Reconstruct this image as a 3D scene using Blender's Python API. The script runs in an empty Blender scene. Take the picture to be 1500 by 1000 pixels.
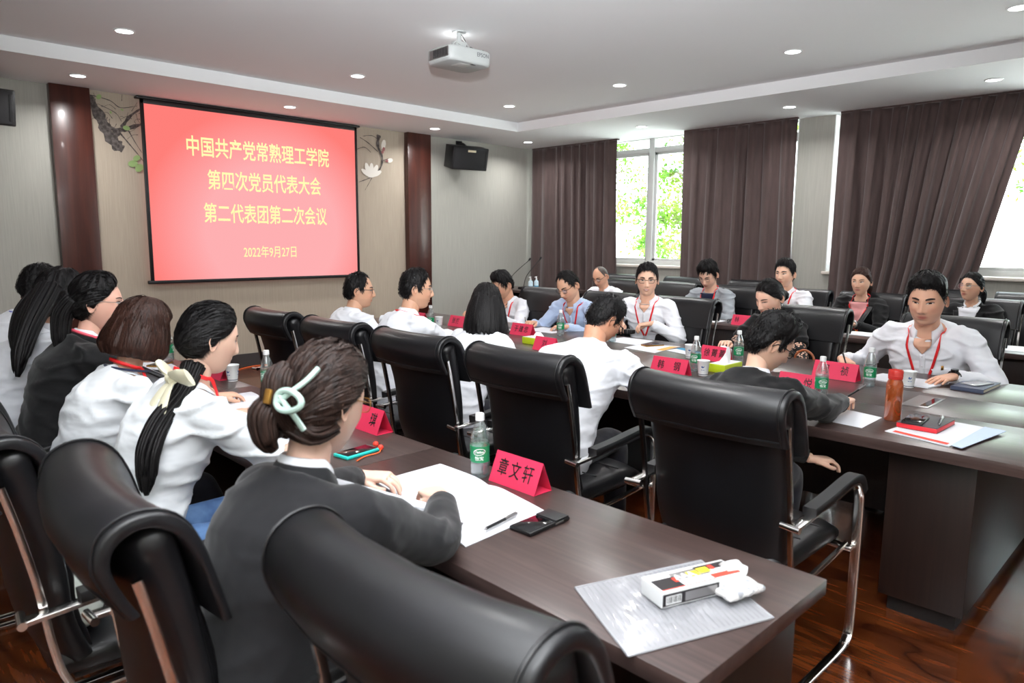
import bpy, math, random
import numpy as np
from mathutils import Vector, Matrix, noise
from mathutils.bvhtree import BVHTree

random.seed(7); rng = np.random.RandomState(7)
sc = bpy.context.scene
col = sc.collection
R = math.radians

# ---------------------------------------------------------------- camera
yaw, pitch, roll = R(44.4807), R(8.0545), R(0.4199)
fw = Vector((math.sin(yaw)*math.cos(pitch), math.cos(yaw)*math.cos(pitch), -math.sin(pitch)))
rt = Vector((math.cos(yaw), -math.sin(yaw), 0)); up = rt.cross(fw)
r2 = rt*math.cos(roll)+up*math.sin(roll); u2 = -rt*math.sin(roll)+up*math.cos(roll)
cd = bpy.data.cameras.new('camera'); cam = bpy.data.objects.new('camera', cd); col.objects.link(cam)
M = Matrix((r2, u2, -fw)).transposed().to_4x4(); M.translation = (0, 0, 1.52)
cam.matrix_world = M
cd.sensor_width = 36; cd.lens = 1038.735/1500*36; cd.clip_start = .05; cd.clip_end = 200
cd.dof.use_dof = True; cd.dof.focus_distance = 4.6; cd.dof.aperture_fstop = 4.5
sc.camera = cam
sc.view_settings.view_transform = 'Standard'; sc.view_settings.look = 'None'
sc.view_settings.gamma = 1; sc.view_settings.use_curve_mapping = False
sc.view_settings.exposure = 0.3
sc.cycles.sample_clamp_indirect = 6.0
sc.cycles.max_bounces = 8; sc.cycles.transparent_max_bounces = 16
# ---------------------------------------------------------------- sky, sun, large lights
w = bpy.data.worlds.new('sky'); sc.world = w; w.use_nodes = True
bg = w.node_tree.nodes['Background']; bg.inputs[0].default_value = (.86, .94, 1, 1); bg.inputs[1].default_value = 9

def lamp(name, kind, loc, energy, size=.1, rot=(0, 0, 0), color=(1, 1, 1), shape='DISK', spread=180):
    d = bpy.data.lights.new(name, kind); d.energy = energy; d.color = color
    if kind == 'AREA':
        d.shape = shape; d.size = size; d.spread = R(spread)
        if shape == 'RECTANGLE': d.size_y = size
    if kind == 'SUN': d.angle = R(3)
    if kind == 'POINT': d.shadow_soft_size = size
    o = bpy.data.objects.new(name, d); o.location = loc; o.rotation_euler = rot; col.objects.link(o); return o

lamp('sun', 'SUN', (0, 0, 20), 17, rot=(R(20), R(-35), 0), color=(1, .97, .92))
# the photographer's flash, bounced off the ceiling above and behind the camera
lamp('bounce_flash', 'AREA', (.0, .0, 1.8), 260, .3, rot=(R(180-25), 0, R(135)), color=(.97, .985, 1), spread=165)
lamp('tilted_flash', 'AREA', (-.05, -.05, 1.85), 100, .12, rot=(R(180-64), 0, R(-44.5)), color=(.97, .985, 1), spread=85)
LIGHTS = [(1.9, 6.27, 1), (4.0, 6.27, 1), (6.12, 6.31, 1), (6.10, 4.66, 1), (6.06, 2.82, 1), (6.02, 1.23, 1), (4.0, 2.82, 1), (1.9, 2.0, 1),
          (1.9, 7.66, 0), (4.0, 7.67, 0), (6.09, 7.7, 0), (7.87, 7.7, 0), (7.82, 5.6, 0), (7.8, 3.63, 0), (7.79, 1.73, 0)]
ZS, ZT = 3.0, 3.12
for i, (x, y, t) in enumerate(LIGHTS):
    lamp('downlight_lamp', 'AREA', (x, y, (ZT if t else ZS)-.02), 12, .11, color=(1, .99, .98), spread=150)

# ---------------------------------------------------------------- helpers
def srgb(r, g, b):
    f = lambda c: (c/255/12.92) if c/255 <= .04045 else ((c/255+.055)/1.055)**2.4
    return (f(r), f(g), f(b), 1)

def mat(name, color, rough=.5, metal=0, spec=.5, bump=None, alpha=None, trans=0, emit=None, noise_col=None, coat=0, sheen=0):
    """bump=(scale xyz, strength, distance, detail); noise_col=(second colour, scale xyz, low, high)"""
    m = bpy.data.materials.new(name); m.use_nodes = True
    nt = m.node_tree; p = nt.nodes['Principled BSDF']
    p.inputs['Base Color'].default_value = color; p.inputs['Roughness'].default_value = rough
    p.inputs['Metallic'].default_value = metal; p.inputs['Specular IOR Level'].default_value = spec
    p.inputs['Coat Weight'].default_value = coat; p.inputs['Sheen Weight'].default_value = sheen
    p.inputs['Transmission Weight'].default_value = trans
    if alpha is not None: p.inputs['Alpha'].default_value = alpha
    if emit: p.inputs['Emission Color'].default_value = emit[0]; p.inputs['Emission Strength'].default_value = emit[1]
    def nz(scale, detail=4):
        tc = nt.nodes.new('ShaderNodeTexCoord'); mp = nt.nodes.new('ShaderNodeMapping'); mp.inputs['Scale'].default_value = scale
        n = nt.nodes.new('ShaderNodeTexNoise'); n.inputs['Scale'].default_value = 1; n.inputs['Detail'].default_value = detail
        nt.links.new(tc.outputs['Object'], mp.inputs[0]); nt.links.new(mp.outputs[0], n.inputs[0]); return n
    if bump:
        n = nz(bump[0], bump[3] if len(bump) > 3 else 4)
        b = nt.nodes.new('ShaderNodeBump'); b.inputs['Strength'].default_value = bump[1]; b.inputs['Distance'].default_value = bump[2]
        nt.links.new(n.outputs[0], b.inputs['Height']); nt.links.new(b.outputs[0], p.inputs['Normal'])
    if noise_col:
        n = nz(noise_col[1]); cr = nt.nodes.new('ShaderNodeValToRGB')
        cr.color_ramp.elements[0].position = noise_col[2]; cr.color_ramp.elements[1].position = noise_col[3]
        cr.color_ramp.elements[0].color = color; cr.color_ramp.elements[1].color = noise_col[0]
        nt.links.new(n.outputs[0], cr.inputs[0]); nt.links.new(cr.outputs[0], p.inputs['Base Color'])
    return m

def clear_mat(name, tint, gloss=.12, rough=.03, trans=.8, diff=None):
    """cheap clear plastic: transparent + glossy (+ a little diffuse)"""
    m = bpy.data.materials.new(name); m.use_nodes = True; nt = m.node_tree
    nt.nodes.clear(); out = nt.nodes.new('ShaderNodeOutputMaterial')
    t = nt.nodes.new('ShaderNodeBsdfTransparent'); t.inputs[0].default_value = tint
    g = nt.nodes.new('ShaderNodeBsdfGlossy'); g.inputs['Roughness'].default_value = rough
    fr = nt.nodes.new('ShaderNodeLayerWeight'); fr.inputs[0].default_value = .35
    mp = nt.nodes.new('ShaderNodeMath'); mp.operation = 'MULTIPLY_ADD'; mp.inputs[1].default_value = .55; mp.inputs[2].default_value = gloss*.4
    nt.links.new(fr.outputs['Facing'], mp.inputs[0])
    mx = nt.nodes.new('ShaderNodeMixShader'); nt.links.new(mp.outputs[0], mx.inputs[0]); nt.links.new(t.outputs[0], mx.inputs[1]); nt.links.new(g.outputs[0], mx.inputs[2])
    last = mx
    if diff:
        d = nt.nodes.new('ShaderNodeBsdfDiffuse'); d.inputs[0].default_value = diff[0]
        m2 = nt.nodes.new('ShaderNodeMixShader'); m2.inputs[0].default_value = diff[1]
        nt.links.new(mx.outputs[0], m2.inputs[1]); nt.links.new(d.outputs[0], m2.inputs[2]); last = m2
    nt.links.new(last.outputs[0], out.inputs[0]); return m

def mk(name, V, F, m=None, parent=None, smooth=True, angle=40, colr=None, mats=None, fm=None):
    """one mesh object from vertices and faces"""
    me = bpy.data.meshes.new(name); me.from_pydata([tuple(map(float, v)) for v in V], [], [tuple(map(int, f)) for f in F]); me.update()
    return wrap(name, me, m, parent, smooth, angle, colr, mats, fm)

def wrap(name, me, m=None, parent=None, smooth=True, angle=40, colr=None, mats=None, fm=None):
    if smooth and len(me.polygons):
        me.polygons.foreach_set('use_smooth', [True]*len(me.polygons))
        if angle: me.set_sharp_from_angle(angle=R(angle))
    if colr is not None:
        a = me.color_attributes.new('Col', 'FLOAT_COLOR', 'POINT')
        a.data.foreach_set('color', np.asarray(colr, dtype=np.float32).reshape(-1))
    for x in (mats or ([m] if m else [])): me.materials.append(x)
    if fm is not None: me.polygons.foreach_set('material_index', np.asarray(fm, dtype=np.int32))
    o = bpy.data.objects.new(name, me); col.objects.link(o)
    if parent: o.parent = parent
    return o

def thing(name, label, cat, loc=(0, 0, 0), rotz=0, group=None):
    o = bpy.data.objects.new(name, None); col.objects.link(o); o.empty_display_size = .1
    o.location = loc; o.rotation_euler = (0, 0, rotz); o['label'] = label; o['category'] = cat
    if group: o['group'] = group
    return o

def tag(o, label, cat, group=None, loc=None, rotz=0):
    o['label'] = label; o['category'] = cat
    if group: o['group'] = group
    if loc is not None: o.location = loc; o.rotation_euler = (0, 0, rotz)
    return o

def struct(o): o['kind'] = 'structure'; return o

def kids(o): return [c for c in bpy.data.objects if c.parent == o]
def copy_thing(root, loc, rotz, label, group=None):
    r = root.copy(); col.objects.link(r); r.location = loc; r.rotation_euler = (0, 0, rotz); r['label'] = label
    if group: r['group'] = group
    for ch in KID.setdefault(root.name, kids(root)):
        c = ch.copy(); col.objects.link(c); c.parent = r
        for g in KID.setdefault(ch.name, kids(ch)):
            d = g.copy(); col.objects.link(d); d.parent = c
    return r
KID = {}

class MB:
    def __init__(s): s.V = []; s.F = []
    def add(s, V, F, T=None):
        n = len(s.V)
        for v in V:
            v = Vector(v)
            s.V.append(tuple(T @ v) if T is not None else tuple(v))
        s.F += [tuple(i+n for i in f) for f in F]; return s
    def obj(s, name, m, parent=None, **k): return mk(name, s.V, s.F, m, parent, **k)

def box(x0, x1, y0, y1, z0, z1):
    V = [(x0, y0, z0), (x1, y0, z0), (x1, y1, z0), (x0, y1, z0), (x0, y0, z1), (x1, y0, z1), (x1, y1, z1), (x0, y1, z1)]
    return V, [(0, 3, 2, 1), (4, 5, 6, 7), (0, 1, 5, 4), (1, 2, 6, 5), (2, 3, 7, 6), (3, 0, 4, 7)]

def rbox(x0, x1, y0, y1, z0, z1, r=.004, seg=2):
    """box with rounded edges: (r, seg)"""
    import bmesh
    bm = bmesh.new(); V, F = box(x0, x1, y0, y1, z0, z1)
    vs = [bm.verts.new(v) for v in V]
    for f in F: bm.faces.new([vs[i] for i in f])
    bmesh.ops.bevel(bm, geom=bm.edges[:], offset=r, segments=seg, affect='EDGES', profile=.5)
    bm.verts.ensure_lookup_table(); bm.verts.index_update()
    out = ([tuple(v.co) for v in bm.verts], [tuple(v.index for v in f.verts) for f in bm.faces]); bm.free(); return out

def loft(rings, cap=True, closed=True):
    n = len(rings[0]); V = [tuple(p) for r in rings for p in r]; F = []
    for i in range(len(rings)-1):
        for j in range(n if closed else n-1):
            k = (j+1) % n
            F.append((i*n+j, i*n+k, (i+1)*n+k, (i+1)*n+j))
    if cap and closed:
        F.append(tuple(range(n-1, -1, -1))); F.append(tuple((len(rings)-1)*n+j for j in range(n)))
    return V, F

def tube(pts, rad, n=10, flat=1.0, side=None):
    """closed tube along pts; rad number or list; flat scales the second axis"""
    P = [Vector(p) for p in pts]; m = len(P)
    rad = [rad]*m if not hasattr(rad, '__len__') else rad
    rings = []; a = None
    for i in range(m):
        t = (P[min(i+1, m-1)]-P[max(i-1, 0)]).normalized()
        if a is None:
            h = Vector(side) if side else (Vector((0, 0, 1)) if abs(t.z) < .9 else Vector((0, 1, 0)))
            a = (h-t*h.dot(t)).normalized()
        else:
            a = (a-t*a.dot(t)).normalized()
        b = t.cross(a)
        rings.append([P[i]+a*(math.cos(q)*rad[i])+b*(math.sin(q)*rad[i]*flat) for q in [2*math.pi*k/n for k in range(n)]])
    return loft(rings)

def smoothpath(pts, n=8):
    """Catmull-Rom through pts"""
    P = [Vector(p) for p in pts]; out = []
    for i in range(len(P)-1):
        p0, p1, p2, p3 = P[max(i-1, 0)], P[i], P[i+1], P[min(i+2, len(P)-1)]
        for k in range(n):
            t = k/n
            out.append(.5*((2*p1)+(p2-p0)*t+(2*p0-5*p1+4*p2-p3)*t*t+(3*p1-p0-3*p2+p3)*t**3))
    out.append(P[-1]); return out

def lathe(prof, n=24):
    """prof: list of (r, z)"""
    return loft([[(r*math.cos(2*math.pi*k/n), r*math.sin(2*math.pi*k/n), z) for k in range(n)] for r, z in prof])

def bar(path, w, th, axis='x', at=0):
    """flat bar of width w along x and thickness th, following a path of (y, z)"""
    P = [Vector((0, y, z)) for y, z in path]; rings = []
    for i in range(len(P)):
        t = (P[min(i+1, len(P)-1)]-P[max(i-1, 0)]).normalized(); nrm = Vector((0, -t.z, t.y))
        c = P[i]+Vector((at, 0, 0)); e = .22
        rings.append([c+Vector((w/2*a, 0, 0))+nrm*(th/2*b) for a, b in ((-1, -1+e), (-1, 1-e), (-1+e*.5, 1), (1-e*.5, 1), (1, 1-e), (1, -1+e), (1-e*.5, -1), (-1+e*.5, -1))])
    return loft(rings)

def text_mesh(s, size=1, sx=1, bold=0, depth=0):
    c = bpy.data.curves.new('lettering', 'FONT'); c.body = s; c.size = size; c.align_x = 'CENTER'; c.align_y = 'CENTER'
    c.offset = bold; c.extrude = depth; c.resolution_u = 3
    o = bpy.data.objects.new('lettering_source', c); col.objects.link(o)
    bpy.context.view_layer.update()
    me = bpy.data.meshes.new_from_object(o.evaluated_get(bpy.context.evaluated_depsgraph_get()))
    bpy.data.objects.remove(o)
    if sx != 1: me.transform(Matrix.Diagonal((sx, 1, 1, 1)))
    return me

def put_text(s, size, parent, m, T, sx=1, bold=0, name='lettering', spread=None):
    me = text_mesh(s, size, sx, bold); me.transform(T)
    return wrap(name, me, m, parent, smooth=False)

def evalmesh(o):
    dg = bpy.context.evaluated_depsgraph_get()
    me = bpy.data.meshes.new_from_object(o.evaluated_get(dg)); return me

def remesh_union(parts, voxel, smooth=4):
    """union of closed volumes -> one continuous surface (numpy vertices, faces)"""
    mb = MB()
    for V, F in parts: mb.add(V, F)
    o = mk('union_source', mb.V, mb.F, smooth=False)
    md = o.modifiers.new('r', 'REMESH'); md.mode = 'VOXEL'; md.voxel_size = voxel
    if smooth: s = o.modifiers.new('s', 'SMOOTH'); s.factor = .6; s.iterations = smooth
    bpy.context.view_layer.update()
    me = evalmesh(o); old = o.data; bpy.data.objects.remove(o); bpy.data.meshes.remove(old)
    n = len(me.vertices); V = np.empty(n*3); me.vertices.foreach_get('co', V); V = V.reshape(-1, 3)
    N = np.empty(n*3); me.vertices.foreach_get('normal', N); N = N.reshape(-1, 3)
    F = [tuple(p.vertices) for p in me.polygons]; bpy.data.meshes.remove(me)
    return V, F, N
# ---------------------------------------------------------------- materials
MT = {}
MT['ceiling'] = mat('ceiling_paint', srgb(236, 238, 240), .9, bump=((60, 60, 60), .05, .01))
MT['wall'] = mat('grey_wallpaper', srgb(172, 171, 163), .85, bump=((300, 300, 60), .25, .002), noise_col=(srgb(164, 163, 155), (90, 90, 3), .35, .65))
MT['wallc'] = mat('beige_wallpaper', srgb(176, 164, 148), .85, bump=((300, 300, 60), .25, .002), noise_col=(srgb(168, 156, 140), (90, 90, 3), .35, .65))
def wood(name, a, b, c, scale, rough, dist=2.5, coat=0, rot=0, bumpk=.1, sharp=.5, spec=.5):
    m = bpy.data.materials.new(name); m.use_nodes = True; nt = m.node_tree; p = nt.nodes['Principled BSDF']
    tc = nt.nodes.new('ShaderNodeTexCoord'); mp = nt.nodes.new('ShaderNodeMapping'); mp.inputs['Scale'].default_value = scale; mp.inputs['Rotation'].default_value = (0, 0, rot)
    nt.links.new(tc.outputs['Object'], mp.inputs[0])
    n = nt.nodes.new('ShaderNodeTexNoise'); n.inputs['Scale'].default_value = 1; n.inputs['Detail'].default_value = 6; n.inputs['Distortion'].default_value = dist; n.inputs['Roughness'].default_value = .6
    nt.links.new(mp.outputs[0], n.inputs[0])
    cr = nt.nodes.new('ShaderNodeValToRGB'); e = cr.color_ramp.elements
    e[0].position = .3; e[0].color = a; e[1].position = .7; e[1].color = c; x = e.new(sharp); x.color = b
    nt.links.new(n.outputs[0], cr.inputs[0]); nt.links.new(cr.outputs[0], p.inputs['Base Color'])
    bp = nt.nodes.new('ShaderNodeBump'); bp.inputs['Strength'].default_value = bumpk; bp.inputs['Distance'].default_value = .002
    nt.links.new(n.outputs[0], bp.inputs['Height']); nt.links.new(bp.outputs[0], p.inputs['Normal'])
    p.inputs['Roughness'].default_value = rough; p.inputs['Coat Weight'].default_value = coat; p.inputs['Coat Roughness'].default_value = .08
    p.inputs['Specular IOR Level'].default_value = spec
    return m
MT['pillar'] = wood('mahogany_veneer', srgb(50, 20, 14), srgb(64, 28, 20), srgb(78, 37, 27), (14, 14, .9), .32, 1.0, coat=.15)
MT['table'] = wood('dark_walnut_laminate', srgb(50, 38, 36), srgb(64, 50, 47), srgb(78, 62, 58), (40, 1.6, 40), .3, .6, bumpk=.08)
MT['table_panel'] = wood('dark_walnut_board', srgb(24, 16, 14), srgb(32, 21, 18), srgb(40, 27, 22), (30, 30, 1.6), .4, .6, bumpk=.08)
MT['table_dark'] = mat('dark_groove', srgb(20, 15, 14), .6)
def floor_mat():
    m = bpy.data.materials.new('glossy_wood_floor'); m.use_nodes = True; nt = m.node_tree; p = nt.nodes['Principled BSDF']
    L = nt.links.new; N = nt.nodes.new
    tc = N('ShaderNodeTexCoord'); mp = N('ShaderNodeMapping'); mp.inputs['Scale'].default_value = (3.6, .9, 1); L(tc.outputs['Object'], mp.inputs[0])
    n = N('ShaderNodeTexNoise'); n.inputs['Scale'].default_value = 1.3; n.inputs['Detail'].default_value = 2; n.inputs['Distortion'].default_value = .5; L(mp.outputs[0], n.inputs[0])
    mul = N('ShaderNodeMath'); mul.operation = 'MULTIPLY'; mul.inputs[1].default_value = 9; L(n.outputs[0], mul.inputs[0])
    fr = N('ShaderNodeMath'); fr.operation = 'PINGPONG'; fr.inputs[1].default_value = 1; L(mul.outputs[0], fr.inputs[0])
    n2 = N('ShaderNodeTexNoise'); n2.inputs['Scale'].default_value = 1; n2.inputs['Detail'].default_value = 6
    mp2 = N('ShaderNodeMapping'); mp2.inputs['Scale'].default_value = (70, 4, 1); L(tc.outputs['Object'], mp2.inputs[0]); L(mp2.outputs[0], n2.inputs[0])
    cr = N('ShaderNodeValToRGB'); e = cr.color_ramp.elements
    e[0].position = 0; e[0].color = srgb(40, 17, 8); e[1].position = 1; e[1].color = srgb(112, 56, 25)
    x = e.new(.08); x.color = srgb(76, 34, 15); x = e.new(.5); x.color = srgb(96, 46, 20)
    L(fr.outputs[0], cr.inputs[0])
    cr2 = N('ShaderNodeValToRGB'); cr2.color_ramp.elements[0].color = (.45, .42, .4, 1); cr2.color_ramp.elements[1].color = (1, 1, 1, 1)
    cr2.color_ramp.elements[0].position = .3; cr2.color_ramp.elements[1].position = .62; L(n2.outputs[0], cr2.inputs[0])
    mx = N('ShaderNodeMix'); mx.data_type = 'RGBA'; mx.blend_type = 'MULTIPLY'; mx.inputs[0].default_value = 1
    L(cr.outputs[0], mx.inputs[6]); L(cr2.outputs[0], mx.inputs[7])
    L(mx.outputs[2], p.inputs['Base Color'])
    p.inputs['Roughness'].default_value = .2; p.inputs['Coat Weight'].default_value = .35; p.inputs['Coat Roughness'].default_value = .05
    return m
MT['floor'] = floor_mat()
MT['leather'] = mat('black_leather', srgb(17, 17, 19), .36, spec=.45, bump=((220, 220, 220), .12, .0015), noise_col=(srgb(23, 23, 26), (6, 6, 6), .4, .65))
MT['pad'] = mat('black_pad', srgb(20, 20, 22), .5)
MT['chrome'] = mat('chrome', srgb(245, 243, 241), .16, metal=1)
MT['black'] = mat('black_plastic', srgb(20, 20, 22), .4)
MT['baseboard'] = mat('dark_skirting', srgb(62, 58, 58), .4)
MT['white'] = mat('white_plastic', srgb(232, 234, 234), .35)
MT['paper'] = mat('white_paper', srgb(220, 222, 228), .7)
MT['paper2'] = mat('cream_page_edges', srgb(228, 222, 204), .8, bump=((1, 1, 900), .4, .001))
MT['card'] = mat('red_card', srgb(214, 44, 82), .6, bump=((200, 200, 200), .08, .001))
MT['ink'] = mat('black_ink', srgb(22, 16, 20), .5)
MT['frame'] = mat('aluminium_frame', srgb(196, 198, 196), .4)
MT['sill'] = mat('stone_sill', srgb(206, 198, 190), .35)
MT['glass'] = clear_mat('window_glass', (.97, .99, .98, 1), .1, .02)
MT['lens'] = clear_mat('spectacle_lens', (.93, .94, .95, 1), .15, .03)
MT['pet'] = clear_mat('clear_bottle_plastic', (.93, .96, .96, 1), .35, .06, diff=((.8, .85, .87, 1), .06))
MT['water'] = clear_mat('bottled_water', (.86, .95, .97, 1), .2, .05)
MT['bag'] = clear_mat('clear_film', (.8, .81, .83, 1), .5, .12, diff=((.85, .86, .9, 1), .24))
MT['green'] = mat('green_label', srgb(18, 130, 82), .35)
MT['tissuebox'] = mat('lime_green_card', srgb(186, 206, 30), .5)
MT['tissue'] = mat('soft_tissue', srgb(244, 244, 246), .9)
MT['red'] = mat('red_ribbon', srgb(226, 32, 36), .5)
MT['blue'] = mat('blue_ribbon', srgb(40, 50, 190), .5)
MT['pink'] = mat('rose_ribbon', srgb(232, 90, 110), .5)
MT['orange'] = mat('orange_cable', srgb(232, 104, 40), .5)
MT['amber'] = clear_mat('amber_tritan', (.78, .24, .07, 1), .3, .05, diff=((.8, .22, .05, 1), .22))
MT['redlid'] = clear_mat('red_lid', (.72, .06, .04, 1), .3, .1, diff=((.7, .05, .04, 1), .6))
MT['teal'] = mat('turquoise_case', srgb(40, 196, 186), .4)
MT['screen_black'] = mat('black_glass', srgb(12, 12, 15), .08)
MT['metal'] = mat('brushed_metal', srgb(160, 158, 158), .35, metal=.9)
MT['gold'] = mat('gold_trim', srgb(190, 140, 70), .3, metal=.8)
MT['navy'] = mat('navy_cover', srgb(70, 78, 100), .5)
MT['redbook'] = mat('red_cover', srgb(214, 40, 50), .5)
MT['greybook'] = mat('grey_cover', srgb(70, 66, 70), .6)
MT['printred'] = mat('printed_red', srgb(226, 60, 40), .6)
MT['printor'] = mat('printed_orange', srgb(240, 170, 80), .6)
MT['printblue'] = mat('printed_blue', srgb(40, 140, 180), .6)
MT['lav'] = mat('pale_blue_paper', srgb(190, 205, 230), .7)
MT['curtain'] = mat('brown_curtain', srgb(80, 62, 60), .75, sheen=.3, bump=((220, 220, 60), .2, .002), noise_col=(srgb(70, 54, 52), (30, 30, 4), .35, .65))
def skinmat():
    m = mat('skin', (1, 1, 1, 1), .48, spec=.4, bump=((220, 220, 220), .06, .001)); nt = m.node_tree; p = nt.nodes['Principled BSDF']
    a = nt.nodes.new('ShaderNodeVertexColor'); a.layer_name = 'Col'; nt.links.new(a.outputs[0], p.inputs['Base Color'])
    p.inputs['Subsurface Weight'].default_value = .12; p.inputs['Subsurface Radius'].default_value = (.012, .005, .003); p.inputs['Subsurface Scale'].default_value = 1
    return m
MT['skin'] = skinmat()
def cloth(name, c, k=.35, c2=None):
    return mat(name, c, .8, spec=.25, sheen=.15, bump=((8, 8, 15), k*1.1, .03, 2))
MT['shirt'] = cloth('white_cotton', srgb(232, 234, 240))
MT['blouse'] = cloth('white_blouse', srgb(228, 232, 236))
MT['lightblue'] = cloth('light_blue_cotton', srgb(178, 196, 226))
MT['greyjacket'] = cloth('grey_jacket', srgb(150, 156, 162))
MT['blackcloth'] = cloth('black_wool', srgb(13, 13, 15), .25)
MT['blackcloth2'] = cloth('charcoal_wool', srgb(24, 24, 27), .25)
MT['pinkcloth'] = cloth('pink_blouse', srgb(214, 150, 150))
MT['navycloth'] = cloth('navy_cotton', srgb(30, 36, 62))
MT['trousers'] = cloth('dark_trousers', srgb(26, 26, 34), .25)
MT['denim'] = mat('blue_denim', srgb(52, 84, 128), .8, bump=((60, 60, 60), .4, .004), noise_col=(srgb(88, 122, 166), (14, 14, 14), .35, .7))
MT['shoe'] = mat('black_shoe', srgb(22, 20, 20), .35)
MT['sneaker'] = mat('beige_sneaker', srgb(176, 164, 140), .7)
MT['sole'] = mat('white_rubber_sole', srgb(215, 212, 205), .6)
def hairmat(name, c, c2, rough=.42):
    return mat(name, c, rough, spec=.22, bump=((260, 260, 14), .5, .004, 5), noise_col=(c2, (120, 120, 7), .35, .7))
MT['hair'] = hairmat('black_hair', srgb(9, 8, 9), srgb(19, 16, 17), .5)
MT['hairb'] = hairmat('dark_brown_hair', srgb(40, 24, 19), srgb(62, 38, 30))
MT['hairgrey'] = hairmat('greying_hair', srgb(70, 62, 58), srgb(104, 94, 88))
MT['projwhite'] = mat('projector_white', srgb(176, 180, 180), .45)
MT['hairc'] = hairmat('brown_hair', srgb(34, 24, 21), srgb(56, 40, 34))
MT['lash'] = mat('dark_brow', srgb(24, 18, 18), .7)
MT['lacenet'] = None
def netmat():
    m = mat('fishnet_sleeve', srgb(18, 18, 20), .7); nt = m.node_tree; p = nt.nodes['Principled BSDF']
    tc = nt.nodes.new('ShaderNodeTexCoord'); v = nt.nodes.new('ShaderNodeTexVoronoi'); v.inputs['Scale'].default_value = 70
    nt.links.new(tc.outputs['Object'], v.inputs['Vector']); cr = nt.nodes.new('ShaderNodeValToRGB'); e = cr.color_ramp.elements
    e[0].position = .44; e[0].color = srgb(214, 170, 146); e[1].position = .5; e[1].color = srgb(20, 18, 20)
    nt.links.new(v.outputs['Distance'], cr.inputs[0]); nt.links.new(cr.outputs[0], p.inputs['Base Color']); return m
MT['lacenet'] = netmat()
MT['lampemit'] = mat('lit_diffuser', (1, 1, 1, 1), .5, emit=((1, 1, 1, 1), 9))
# ---------------------------------------------------------------- the room
XW, YW = 8.64, 8.30      # window wall, screen wall
XL, YB = -2.2, -2.6
def sobj(name, parts, m, **k):
    mb = MB()
    for V, F in parts: mb.add(V, F)
    return struct(mb.obj(name, MT[m] if isinstance(m, str) else m, **k))
sobj('floor', [box(XL, XW+.3, YB, YW+.2, -.1, 0)], 'floor', smooth=False)
# screen wall: grey outer fields, beige field between the pillars
ws = sobj('wall_back', [box(XL, 1.8, YW, YW+.2, 0, 3.3), box(6.4, XW+.3, YW, YW+.2, 0, 3.3)], 'wall', smooth=False)
mb = MB(); mb.add(*box(1.8, 6.4, YW+.0005, YW+.19, 0, 3.3)); mb.obj('beige_panel', MT['wallc'], ws, smooth=False)
sobj('wall_left', [box(XL-.2, XL, YB-.2, YW+.2, 0, 3.3)], 'wall', smooth=False)
sobj('wall_front', [box(XL-.2, XW+.3, YB-.2, YB, 0, 3.3)], 'wall', smooth=False)
# window wall with two openings (y 3.96..8.05 and y -1.4..3.40) above the sill
ZSILL, ZHEAD = 1.19, 3.02
sobj('wall_right', [box(XW, XW+.3, YB, YW+.2, 0, ZSILL-.03), box(XW, XW+.3, YB, -1.4, ZSILL-.03, 3.3), box(XW, XW+.3, 3.46, 3.88, ZSILL-.03, 3.3),
                    box(XW, XW+.3, 8.0, YW+.2, ZSILL-.03, 3.3)], 'wall', smooth=False)
# ceiling: soffit along both walls, raised tray in the middle
ce = sobj('ceiling', [box(XL, 7.05, YB, 7.10, ZT, ZT+.1)], 'ceiling', smooth=False)
mb = MB(); mb.add(*box(7.05, XW+.3, YB, YW+.2, ZS, ZT+.1)); mb.add(*box(XL, 7.05, 7.10, YW+.2, ZS, ZT+.1)); mb.obj('ceiling_soffit', MT['ceiling'], ce, smooth=False)
mb = MB(); mb.add(*box(XL, 6.03, YW-.018, YW, 0, .15)); mb.add(*box(6.40, XW, YW-.018, YW, 0, .15)); struct(mb.obj('baseboard_back', MT['baseboard'], smooth=False))
mb = MB(); mb.add(*box(XW-.018, XW, YB, YW, 0, .15)); struct(mb.obj('baseboard_right', MT['baseboard'], smooth=False))

for x0, x1, lab in ((1.78, 2.13, 'tall mahogany wall pillar beside the plum branch painting, nearest the cut-off speaker'), (6.02, 6.42, 'tall mahogany wall pillar between magnolia painting and hanging loudspeaker')):
    t = thing('wall_pillar', lab, 'pillar', (x0, YW, 0), group='mahogany pillars')
    mb = MB(); mb.add(*rbox(0, x1-x0, -.09, -.001, .0, ZS-.001, .003)); mb.obj('pillar_panel', MT['pillar'], t)
    mb = MB(); mb.add(*rbox(-.012, x1-x0+.012, -.098, -.001, 0, .14, .003)); mb.obj('plinth', MT['baseboard'], t)

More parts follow.
